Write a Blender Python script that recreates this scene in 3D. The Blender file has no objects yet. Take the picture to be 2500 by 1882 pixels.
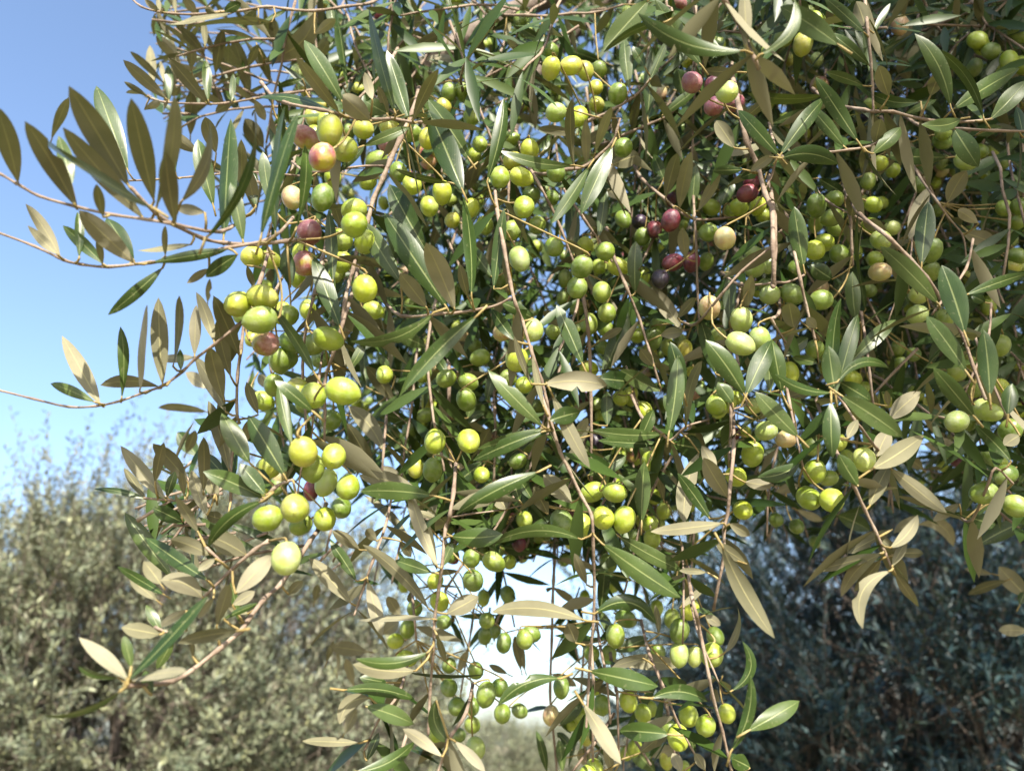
import bpy, math, random
import numpy as np
from mathutils import Vector, Matrix

R = math.radians
random.seed(11)
rng = np.random.default_rng(11)
S = bpy.context.scene
COL = S.collection

# ---------------------------------------------------------------- camera
PITCH = 25.0
CAMZ = 1.6
cd = bpy.data.cameras.new('camera')
cam = bpy.data.objects.new('camera', cd)
COL.objects.link(cam)
cam.location = (0, 0, CAMZ)
cam.rotation_euler = (R(90 + PITCH), 0, 0)
cd.sensor_width = 36.0
cd.lens = 27.0
cd.clip_start = 0.02
cd.clip_end = 2000
cd.dof.use_dof = True
cd.dof.focus_distance = 0.60
cd.dof.aperture_fstop = 7.0
S.camera = cam

# ---------------------------------------------------------------- sky, sun, exposure
SUN_EL = 37.0
SUN_AZ = 15.0            # degrees to the right of straight behind the camera
sun_dir = Vector((math.sin(R(SUN_AZ)) * math.cos(R(SUN_EL)), -math.cos(R(SUN_AZ)) * math.cos(R(SUN_EL)), math.sin(R(SUN_EL))))
W = bpy.data.worlds.new('World')
S.world = W
W.use_nodes = True
wn, wl = W.node_tree.nodes, W.node_tree.links
wn.clear()
wo = wn.new('ShaderNodeOutputWorld'); wb = wn.new('ShaderNodeBackground'); ws = wn.new('ShaderNodeTexSky')
ws.sky_type = 'NISHITA'; ws.sun_disc = False
ws.sun_elevation = R(SUN_EL)
ws.sun_rotation = math.atan2(sun_dir.x, sun_dir.y)
ws.altitude = 0; ws.air_density = 1.0; ws.dust_density = 2.2; ws.ozone_density = 2.2
wb.inputs['Strength'].default_value = 0.12
wl.new(ws.outputs[0], wb.inputs[0]); wl.new(wb.outputs[0], wo.inputs[0])
sl = bpy.data.lights.new('sun', 'SUN'); sl.energy = 5.0; sl.angle = R(0.53); sl.color = (1.0, 0.93, 0.81)
so = bpy.data.objects.new('sun', sl); COL.objects.link(so)
so.rotation_euler = (-sun_dir).to_track_quat('-Z', 'Y').to_euler()
S.view_settings.view_transform = 'Standard'
S.view_settings.look = 'None'
S.view_settings.gamma = 1.0
S.view_settings.exposure = 1.6
S.view_settings.use_curve_mapping = False
S.cycles.max_bounces = 6
S.cycles.transparent_max_bounces = 4
S.cycles.diffuse_bounces = 4

# ---------------------------------------------------------------- pixel <-> world (photo pixels 2500 x 1882)
FPX = 2500 * 27.0 / 36.0
CP, SP = math.cos(R(PITCH)), math.sin(R(PITCH))
FWD = Vector((0, CP, SP)); UPV = Vector((0, -SP, CP)); RGT = Vector((1, 0, 0)); CAMP = Vector((0, 0, CAMZ))
def P(u, v, d):
    u, v, d = float(u), float(v), float(d)
    return CAMP + d * (FWD + RGT * ((u - 1250) / FPX) + UPV * (-(v - 941) / FPX))
def proj(p):
    q = p - CAMP
    d = q.dot(FWD)
    if d < 1e-4: return (-9999, -9999, d)
    return (1250 + q.x / d * FPX, 941 - q.dot(UPV) / d * FPX, d)
def proj_np(a):
    q = a - np.array(CAMP)
    d = q @ np.array(FWD)
    dd = np.where(d < 1e-3, 1e-3, d)
    return 1250 + q[:, 0] / dd * FPX, 941 - (q @ np.array(UPV)) / dd * FPX, d
OFF = {1: (0, 0), 2: (600, 0), 3: (1200, 0), 4: (1800, 0), 5: (0, 600), 6: (600, 600), 7: (1200, 600), 8: (1800, 600),
       9: (0, 1182), 10: (600, 1182), 11: (1200, 1182), 12: (1800, 1182)}
ZK = 700 / 1665.0
def src(r, x, y): return OFF[r][0] + x * ZK, OFF[r][1] + y * ZK

# ---------------------------------------------------------------- materials
def mat(name):
    m = bpy.data.materials.new(name); m.use_nodes = True
    n, l = m.node_tree.nodes, m.node_tree.links
    b = n['Principled BSDF']
    return m, n, l, b
def rgb(c): return (c[0], c[1], c[2], 1)
def ramp(n, stops):
    r = n.new('ShaderNodeValToRGB'); e = r.color_ramp.elements
    while len(e) > 1: e.remove(e[-1])
    e[0].position = stops[0][0]; e[0].color = rgb(stops[0][1])
    for p, c in stops[1:]:
        q = e.new(p); q.color = rgb(c)
    return r
def mixc(n, l, fac, a, b, mode='MIX'):
    m = n.new('ShaderNodeMix'); m.data_type = 'RGBA'; m.blend_type = mode
    for sock, v in ((m.inputs[0], fac), (m.inputs[6], a), (m.inputs[7], b)):
        if isinstance(v, (int, float)): sock.default_value = v
        elif isinstance(v, tuple): sock.default_value = rgb(v)
        else: l.new(v, sock)
    return m.outputs[2]
def math_(n, l, op, a, b=None, c=None):
    m = n.new('ShaderNodeMath'); m.operation = op
    for i, v in enumerate((a, b, c)):
        if v is None: continue
        if isinstance(v, (int, float)): m.inputs[i].default_value = v
        else: l.new(v, m.inputs[i])
    return m.outputs[0]

def leaf_material(name, tops, unders, rough=0.36, spec=0.30, veins=True, transl=0.05):
    m, n, l, b = mat(name)
    at = n.new('ShaderNodeAttribute'); at.attribute_name = 'rnd'
    geo = n.new('ShaderNodeNewGeometry')
    tr = ramp(n, tops); ur = ramp(n, unders)
    l.new(at.outputs['Fac'], tr.inputs[0]); l.new(at.outputs['Fac'], ur.inputs[0])
    top, und = tr.outputs[0], ur.outputs[0]
    if veins:
        uv = n.new('ShaderNodeUVMap'); sp = n.new('ShaderNodeSeparateXYZ'); l.new(uv.outputs[0], sp.inputs[0])
        du = math_(n, l, 'ABSOLUTE', math_(n, l, 'SUBTRACT', sp.outputs[0], 0.5))
        wv = math_(n, l, 'MULTIPLY_ADD', sp.outputs[1], -0.035, 0.055)
        rib = n.new('ShaderNodeMapRange'); rib.inputs['From Min'].default_value = 0.6; rib.inputs['From Max'].default_value = 1.1
        rib.inputs['To Min'].default_value = 1.0; rib.inputs['To Max'].default_value = 0.0
        l.new(math_(n, l, 'DIVIDE', du, wv), rib.inputs[0])
        # faint slanted side veins
        wav = n.new('ShaderNodeTexWave'); wav.inputs['Scale'].default_value = 1.0; wav.inputs['Distortion'].default_value = 1.2; wav.inputs['Detail'].default_value = 1
        cm = n.new('ShaderNodeCombineXYZ')
        l.new(math_(n, l, 'SUBTRACT', math_(n, l, 'MULTIPLY', sp.outputs[1], 5.0), math_(n, l, 'MULTIPLY', du, 3.0)), cm.inputs[0])
        l.new(cm.outputs[0], wav.inputs['Vector'])
        tc = n.new('ShaderNodeTexCoord')
        nz = n.new('ShaderNodeTexNoise'); nz.inputs['Scale'].default_value = 55; nz.inputs['Detail'].default_value = 4
        l.new(tc.outputs['Object'], nz.inputs['Vector'])
        nzr = ramp(n, [(0.3, (0.72, 0.74, 0.70)), (0.7, (1.22, 1.2, 1.18))]); l.new(nz.outputs[0], nzr.inputs[0])
        top = mixc(n, l, 1.0, top, nzr.outputs[0], 'MULTIPLY')
        und = mixc(n, l, 0.6, und, nzr.outputs[0], 'MULTIPLY')
        sv = math_(n, l, 'MULTIPLY', wav.outputs['Fac'], 0.05)
        top = mixc(n, l, sv, top, (0.11, 0.14, 0.06))
        top = mixc(n, l, math_(n, l, 'MULTIPLY', rib.outputs[0], 0.75), top, (0.17, 0.20, 0.075))
        und = mixc(n, l, math_(n, l, 'MULTIPLY', rib.outputs[0], 0.45), und, (0.36, 0.33, 0.16))
        # worn pale specks on some leaves
        vo = n.new('ShaderNodeTexNoise'); vo.inputs['Scale'].default_value = 420; vo.inputs['Detail'].default_value = 1
        l.new(tc.outputs['Object'], vo.inputs['Vector'])
        vr = ramp(n, [(0.66, (0, 0, 0)), (0.74, (1, 1, 1))]); l.new(vo.outputs[0], vr.inputs[0])
        top = mixc(n, l, math_(n, l, 'MULTIPLY', vr.outputs[0], 0.35), top, (0.15, 0.15, 0.08))
        bmp = n.new('ShaderNodeBump'); bmp.inputs['Strength'].default_value = 0.25; bmp.inputs['Distance'].default_value = 0.0006
        l.new(math_(n, l, 'ADD', math_(n, l, 'MULTIPLY', rib.outputs[0], -0.7), math_(n, l, 'MULTIPLY_ADD', wav.outputs['Fac'], 0.06, nz.outputs[0])), bmp.inputs['Height'])
        l.new(bmp.outputs[0], b.inputs['Normal'])
    col = mixc(n, l, geo.outputs['Backfacing'], top, und)
    l.new(col, b.inputs['Base Color'])
    rg = math_(n, l, 'MULTIPLY_ADD', geo.outputs['Backfacing'], 0.34, rough)
    l.new(rg, b.inputs['Roughness'])
    l.new(math_(n, l, 'MULTIPLY_ADD', geo.outputs['Backfacing'], -spec * 0.75, spec), b.inputs['Specular IOR Level'])
    tl = n.new('ShaderNodeBsdfTranslucent')
    tcol = mixc(n, l, 0.65, col, (0.24, 0.30, 0.03))
    l.new(tcol, tl.inputs['Color'])
    mx = n.new('ShaderNodeMixShader'); mx.inputs[0].default_value = transl
    l.new(b.outputs[0], mx.inputs[1]); l.new(tl.outputs[0], mx.inputs[2])
    l.new(mx.outputs[0], n['Material Output'].inputs['Surface'])
    return m

TOPS = [(0.0, (0.013, 0.030, 0.005)), (0.5, (0.029, 0.053, 0.010)), (1.0, (0.058, 0.084, 0.024))]
UNDS = [(0.0, (0.112, 0.108, 0.064)), (0.5, (0.165, 0.156, 0.102)), (1.0, (0.250, 0.232, 0.168))]
M_LEAF = leaf_material('olive_leaf', TOPS, UNDS)
M_YLEAF = leaf_material('yellowed_leaf', [(0, (0.62, 0.42, 0.03)), (1, (0.68, 0.46, 0.05))], [(0, (0.6, 0.45, 0.1)), (1, (0.6, 0.45, 0.1))])
M_FILL = leaf_material('olive_leaf_plain', TOPS, UNDS, veins=False, rough=0.42, spec=0.22)
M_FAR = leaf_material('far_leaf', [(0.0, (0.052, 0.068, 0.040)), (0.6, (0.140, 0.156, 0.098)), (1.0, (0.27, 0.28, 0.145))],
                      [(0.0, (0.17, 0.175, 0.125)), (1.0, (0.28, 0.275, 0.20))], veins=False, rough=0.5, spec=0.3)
M_FARD = leaf_material('far_leaf_shade_blue', [(0.0, (0.010, 0.030, 0.034)), (0.6, (0.034, 0.068, 0.072)), (1.0, (0.100, 0.135, 0.105))],
                       [(0.0, (0.046, 0.076, 0.086)), (1.0, (0.105, 0.138, 0.136))], veins=False, rough=0.45, spec=0.4)  # darker, bluer copy of the far leaf: skylit shade put into the colour

def bark_material(name, a, b_, c, scale=60):
    m, n, l, b = mat(name)
    tc = n.new('ShaderNodeTexCoord')
    nz = n.new('ShaderNodeTexNoise'); nz.inputs['Scale'].default_value = scale; nz.inputs['Detail'].default_value = 6
    l.new(tc.outputs['Object'], nz.inputs['Vector'])
    r = ramp(n, [(0.28, a), (0.5, b_), (0.72, c)]); l.new(nz.outputs[0], r.inputs[0])
    l.new(r.outputs[0], b.inputs['Base Color'])
    b.inputs['Roughness'].default_value = 0.8; b.inputs['Specular IOR Level'].default_value = 0.25
    bp = n.new('ShaderNodeBump'); bp.inputs['Strength'].default_value = 0.6; bp.inputs['Distance'].default_value = 0.12 / scale
    nz2 = n.new('ShaderNodeTexNoise'); nz2.inputs['Scale'].default_value = scale * 4; nz2.inputs['Detail'].default_value = 4
    l.new(tc.outputs['Object'], nz2.inputs['Vector']); l.new(nz2.outputs[0], bp.inputs['Height']); l.new(bp.outputs[0], b.inputs['Normal'])
    return m
M_TWIG = bark_material('twig_bark', (0.1105, 0.0782, 0.0561), (0.1997, 0.1487, 0.1105), (0.2805, 0.2253, 0.1742))
M_STALK = bark_material('young_stalk', (0.1445, 0.1062, 0.0340), (0.2210, 0.1658, 0.0638), (0.2805, 0.2295, 0.1105), 90)
M_LIMB = bark_material('limb_bark', (0.0723, 0.0561, 0.0442), (0.1403, 0.1105, 0.0892), (0.2125, 0.1742, 0.1445), 30)
M_TRUNK = bark_material('trunk_bark', (0.0595, 0.0510, 0.0425), (0.1445, 0.1232, 0.1020), (0.2465, 0.2210, 0.1870), 8)

def olive_material(name, base, second, blot, bloom, lo=0.42, hi=0.62, bcol=(0.29, 0.315, 0.215)):
    m, n, l, b = mat(name)
    tc = n.new('ShaderNodeTexCoord'); oi = n.new('ShaderNodeObjectInfo')
    ad = n.new('ShaderNodeVectorMath'); ad.operation = 'ADD'
    sc = n.new('ShaderNodeVectorMath'); sc.operation = 'SCALE'; sc.inputs['Scale'].default_value = 37.0
    cb = n.new('ShaderNodeCombineXYZ'); l.new(oi.outputs['Random'], cb.inputs[0]); l.new(oi.outputs['Random'], cb.inputs[2])
    l.new(cb.outputs[0], sc.inputs[0]); l.new(tc.outputs['Object'], ad.inputs[0]); l.new(sc.outputs[0], ad.inputs[1])
    at = n.new('ShaderNodeAttribute'); at.attribute_name = 'rnd'
    n1 = n.new('ShaderNodeTexNoise'); n1.inputs['Scale'].default_value = 0.75; n1.inputs['Detail'].default_value = 3; l.new(ad.outputs[0], n1.inputs['Vector'])
    r1 = ramp(n, [(lo, base), (hi, second)]); l.new(n1.outputs[0], r1.inputs[0])
    hv = n.new('ShaderNodeHueSaturation')
    l.new(math_(n, l, 'MULTIPLY_ADD', oi.outputs['Random'], 0.45, 0.78), hv.inputs['Value'])
    l.new(math_(n, l, 'MULTIPLY_ADD', oi.outputs['Random'], -0.022, 0.511), hv.inputs['Hue'])
    l.new(r1.outputs[0], hv.inputs['Color'])
    c = hv.outputs[0]
    # pale lenticel specks
    n2 = n.new('ShaderNodeTexVoronoi'); n2.inputs['Scale'].default_value = 9.0; l.new(ad.outputs[0], n2.inputs['Vector'])
    r2 = ramp(n, [(0.07, (1, 1, 1)), (0.16, (0, 0, 0))]); l.new(n2.outputs['Distance'], r2.inputs[0])
    c = mixc(n, l, math_(n, l, 'MULTIPLY', r2.outputs[0], 0.55), c, blot)
    # waxy bloom in patches
    n3 = n.new('ShaderNodeTexNoise'); n3.inputs['Scale'].default_value = 1.3; n3.inputs['Detail'].default_value = 5; n3.inputs['Roughness'].default_value = 0.65; l.new(ad.outputs[0], n3.inputs['Vector'])
    r3 = ramp(n, [(0.45, (0, 0, 0)), (0.68, (1, 1, 1))]); l.new(n3.outputs[0], r3.inputs[0])
    c = mixc(n, l, math_(n, l, 'MULTIPLY', r3.outputs[0], bloom), c, bcol)
    # small brown scars
    n4 = n.new('ShaderNodeTexNoise'); n4.inputs['Scale'].default_value = 4.0; l.new(ad.outputs[0], n4.inputs['Vector'])
    r4 = ramp(n, [(0.74, (0, 0, 0)), (0.78, (1, 1, 1))]); l.new(n4.outputs[0], r4.inputs[0])
    c = mixc(n, l, math_(n, l, 'MULTIPLY', r4.outputs[0], 0.5), c, (0.10, 0.065, 0.02))
    sg = n.new('ShaderNodeSeparateXYZ'); l.new(tc.outputs['Object'], sg.inputs[0])
    rs = ramp(n, [(0.0, (1, 1, 1)), (0.10, (0, 0, 0))]); l.new(math_(n, l, 'ADD', math_(n, l, 'ABSOLUTE', sg.outputs[0]), math_(n, l, 'ADD', math_(n, l, 'ABSOLUTE', sg.outputs[1]), math_(n, l, 'GREATER_THAN', sg.outputs[2], 0.0))), rs.inputs[0])
    c = mixc(n, l, math_(n, l, 'MULTIPLY', rs.outputs[0], 0.8), c, (0.05, 0.035, 0.015))
    bp = n.new('ShaderNodeBump'); bp.inputs['Strength'].default_value = 0.10; bp.inputs['Distance'].default_value = 0.08; l.new(n3.outputs[0], bp.inputs['Height']); l.new(bp.outputs[0], b.inputs['Normal'])
    l.new(c, b.inputs['Base Color'])
    l.new(math_(n, l, 'MULTIPLY_ADD', r3.outputs[0], 0.28, 0.36), b.inputs['Roughness'])
    b.inputs['Specular IOR Level'].default_value = 0.5
    b.inputs['Subsurface Weight'].default_value = 0.12
    b.inputs['Subsurface Radius'].default_value = (0.4, 0.5, 0.1)
    b.inputs['Subsurface Scale'].default_value = 0.2
    return m
OM = {
    'g': olive_material('green_olive', (0.2158, 0.2808, 0.0140), (0.2843, 0.3416, 0.0410), (0.4446, 0.4680, 0.1989), 0.30),
    'd': olive_material('deep_green_olive', (0.1000, 0.1544, 0.0164), (0.1580, 0.2106, 0.0328), (0.3276, 0.3510, 0.1521), 0.34),
    'y': olive_material('yellowing_olive', (0.2758, 0.3100, 0.0257), (0.3054, 0.2808, 0.0491), (0.4680, 0.4446, 0.2106), 0.30),
    'l': olive_material('pale_bloomed_olive', (0.2632, 0.3334, 0.0760), (0.3159, 0.3767, 0.1287), (0.4680, 0.4914, 0.2691), 0.50),
    'o': olive_material('blushing_olive', (0.3861, 0.3217, 0.1404), (0.3393, 0.2047, 0.1170), (0.4914, 0.4329, 0.2808), 0.45),
    'p': olive_material('half_pink_olive', (0.2925, 0.2515, 0.0351), (0.2515, 0.0725, 0.0725), (0.4446, 0.3393, 0.2574), 0.55, 0.40, 0.58, (0.4446, 0.2925, 0.2925)),
    'm': olive_material('dusty_mauve_olive', (0.1989, 0.0643, 0.0760), (0.1462, 0.0421, 0.0608), (0.3744, 0.2457, 0.2457), 0.60, 0.4, 0.6, (0.3159, 0.1989, 0.2106)),
    'v': olive_material('purple_olive', (0.1404, 0.0175, 0.0292), (0.0562, 0.0094, 0.0211), (0.2808, 0.1404, 0.1638), 0.34, 0.42, 0.62, (0.1989, 0.1170, 0.1462)),
    'b': olive_material('black_olive', (0.0187, 0.0117, 0.0211), (0.0281, 0.0140, 0.0316), (0.1404, 0.1170, 0.1521), 0.30, 0.42, 0.62, (0.1053, 0.1053, 0.1521)),
}

# ---------------------------------------------------------------- mesh helpers
def link(name, me, parent=None):
    o = bpy.data.objects.new(name, me); COL.objects.link(o)
    if parent: o.parent = parent
    return o
def tag(o, label, cat, group=None):
    o['label'] = label; o['category'] = cat
    if group: o['group'] = group
class MB:
    """collects verts / faces / uv / per-face random value / material index"""
    def __init__(s): s.v = []; s.f = []; s.uv = []; s.rnd = []; s.mi = []
    def tube(s, pts, rad, seg=7, mi=0, cap=True):
        pts = [Vector(p) for p in pts]; n = len(pts); b = len(s.v)
        ref = Vector((0.3, 0.5, 0.8)).normalized()
        for i, p in enumerate(pts):
            t = (pts[min(i + 1, n - 1)] - pts[max(i - 1, 0)]).normalized()
            if i == 0:
                x = t.cross(ref)
                if x.length < 1e-3: x = t.cross(Vector((1, 0, 0)))
                x.normalize()
            else:
                x = (x - t * x.dot(t))
                if x.length < 1e-4: x = t.orthogonal()
                x.normalize()
            y = t.cross(x)
            r = float(rad[i] if hasattr(rad, "__len__") else rad)
            for k in range(seg):
                a = 2 * math.pi * k / seg
                s.v.append(tuple(p + r * (math.cos(a) * x + math.sin(a) * y)))
        for i in range(n - 1):
            for k in range(seg):
                k2 = (k + 1) % seg
                s.f.append((b + i * seg + k, b + i * seg + k2, b + (i + 1) * seg + k2, b + (i + 1) * seg + k)); s.mi.append(mi); s.rnd.append(0.5)
        if cap:
            s.f.append(tuple(b + k for k in range(seg))[::-1]); s.mi.append(mi); s.rnd.append(0.5)
            s.f.append(tuple(b + (n - 1) * seg + k for k in range(seg))); s.mi.append(mi); s.rnd.append(0.5)
    def leaf(s, p0, p1, ctrl, nrm, w, nl=10, na=4, rnd=0.5, mi=0, fold=0.12, curl=-0.10, twist=0.0, notch=None, wave=0.0):
        b = len(s.v)
        for i in range(nl + 1):
            t = i / nl
            c = (1 - t) ** 2 * p0 + 2 * t * (1 - t) * ctrl + t * t * p1
            tg = (2 * (1 - t) * (ctrl - p0) + 2 * t * (p1 - ctrl)).normalized()
            z = (nrm - tg * nrm.dot(tg))
            if z.length < 1e-5: z = tg.orthogonal()
            z.normalize()
            x = tg.cross(z)
            if twist:
                a = twist * (t - 0.4); x, z = x * math.cos(a) + z * math.sin(a), z * math.cos(a) - x * math.sin(a)
            prof = max(0.03, t ** 0.95 * (1 - t) ** 0.80 / 0.2985)
            if i == nl: prof = 0.012
            for k in range(na + 1):
                q = 2 * k / na - 1
                h = 0.5 * w * prof
                ww = h
                if notch and notch[0] < t < notch[1] and q == notch[2]: ww = h * 0.45
                off = fold * abs(q) + curl * q * q
                wv = wave * math.sin(9 * t + (2 if q > 0 else 0)) * abs(q)
                s.v.append(tuple(c + x * q * ww + z * (h * off * 1.6 + w * wv)))
        for i in range(nl):
            for k in range(na):
                a0 = b + i * (na + 1) + k
                s.f.append((a0, a0 + 1, a0 + na + 2, a0 + na + 1)); s.mi.append(mi); s.rnd.append(rnd)
                u0, u1, v0, v1 = k / na, (k + 1) / na, i / nl, (i + 1) / nl
                s.uv.append((len(s.f) - 1, ((u0, v0), (u1, v0), (u1, v1), (u0, v1))))
    def build(s, name, mats, parent=None, smooth=True):
        me = bpy.data.meshes.new(name)
        me.from_pydata(s.v, [], s.f); me.update()
        for m in mats: me.materials.append(m)
        if any(s.mi): me.polygons.foreach_set('material_index', s.mi)
        if smooth: me.polygons.foreach_set('use_smooth', [True] * len(s.f))
        a = me.attributes.new('rnd', 'FLOAT', 'FACE'); a.data.foreach_set('value', s.rnd)
        if s.uv:
            ul = me.uv_layers.new(name='UVMap'); arr = np.zeros((len(me.loops), 2), np.float32)
            for fi, q in s.uv:
                st = me.polygons[fi].loop_start
                for k in range(4): arr[st + k] = q[k]
            ul.data.foreach_set('uv', arr.ravel())
        return link(name, me, parent)

def np_mesh(name, V, F, rnd, mat_, parent=None, smooth=False):
    """V (n,3), F (m,k) arrays"""
    me = bpy.data.meshes.new(name)
    k = F.shape[1]
    me.vertices.add(len(V)); me.vertices.foreach_set('co', V.astype(np.float32).ravel())
    me.loops.add(F.size); me.loops.foreach_set('vertex_index', F.astype(np.int32).ravel())
    me.polygons.add(len(F)); me.polygons.foreach_set('loop_start', np.arange(0, F.size, k, dtype=np.int32))
    me.update(calc_edges=True)
    me.materials.append(mat_)
    a = me.attributes.new('rnd', 'FLOAT', 'FACE'); a.data.foreach_set('value', rnd.astype(np.float32))
    if smooth: me.polygons.foreach_set('use_smooth', [True] * len(F))
    me.validate()
    return link(name, me, parent)

def unit(a): return a / np.maximum(np.linalg.norm(a, axis=-1, keepdims=True), 1e-9)

def np_leaves(base, axis, nrm, length, width, detail=0, droop=0.0):
    """vectorised leaves: returns V,F. detail 0: 6-vert folded blade (4 quads->2 quads+..), detail 1: 4x2 grid"""
    N = len(base)
    if detail < 0:
        x = unit(np.cross(axis, nrm)); z = unit(np.cross(x, axis)); h = (width * 0.5)[:, None]; m = base + axis * (length * 0.48)[:, None] + z * h * 0.3
        V = np.stack([base, m - x * h, base + axis * length[:, None] - z * h * 0.2, m + x * h], 1).reshape(-1, 3)
        F = (np.array([(0, 2, 1), (0, 3, 2)])[None] + (np.arange(N) * 4)[:, None, None]).reshape(-1, 3)
        return V, F, 2
    x = unit(np.cross(axis, nrm)); z = unit(np.cross(x, axis))
    ts = [0, 0.33, 0.7, 1.0] if detail == 0 else [0, 0.12, 0.32, 0.55, 0.8, 1.0]
    pr = [0.08, 0.9, 0.8, 0.02] if detail == 0 else [0.06, 0.42, 0.86, 1.0, 0.58, 0.02]
    rows = []
    for t, p in zip(ts, pr):
        c = base + axis * (length * t)[:, None] - z * (droop * length * t * t)[:, None]
        h = (width * 0.5 * p)[:, None]
        rows += [c - x * h + z * h * 0.22, c, c + x * h + z * h * 0.22]
    k = len(rows)
    V = np.stack(rows, 1).reshape(-1, 3)
    f = []
    for i in range(len(ts) - 1):
        a = i * 3
        f += [(a, a + 1, a + 4, a + 3), (a + 1, a + 2, a + 5, a + 4)]
    F = (np.array(f)[None] + (np.arange(N) * k)[:, None, None]).reshape(-1, 4)
    return V, F, len(f)

# ---------------------------------------------------------------- ground
gm, gn, gl, gb = mat('dry_grass_soil')
gt = gn.new('ShaderNodeTexCoord'); gz = gn.new('ShaderNodeTexNoise'); gz.inputs['Scale'].default_value = 1.3; gz.inputs['Detail'].default_value = 8
gl.new(gt.outputs['Object'], gz.inputs['Vector'])
gr = ramp(gn, [(0.3, (0.10, 0.085, 0.05)), (0.5, (0.17, 0.15, 0.075)), (0.7, (0.24, 0.21, 0.11))]); gl.new(gz.outputs[0], gr.inputs[0])
gl.new(gr.outputs[0], gb.inputs['Base Color']); gb.inputs['Roughness'].default_value = 0.95
nx = 60
xs = np.sign(np.linspace(-1, 1, nx)) * np.abs(np.linspace(-1, 1, nx)) ** 2.5 * 900
GX, GY = np.meshgrid(xs, xs)
GZ = 0.05 * np.sin(GX * 0.9) * np.cos(GY * 0.7)
ii = np.arange(nx * nx).reshape(nx, nx)
GF = np.stack([ii[:-1, :-1], ii[:-1, 1:], ii[1:, 1:], ii[1:, :-1]], -1).reshape(-1, 4)
g = np_mesh('ground', np.stack([GX, GY, GZ - 0.03], -1).reshape(-1, 3), GF, np.zeros(len(GF)), gm, smooth=True)
g['kind'] = 'structure'

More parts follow.
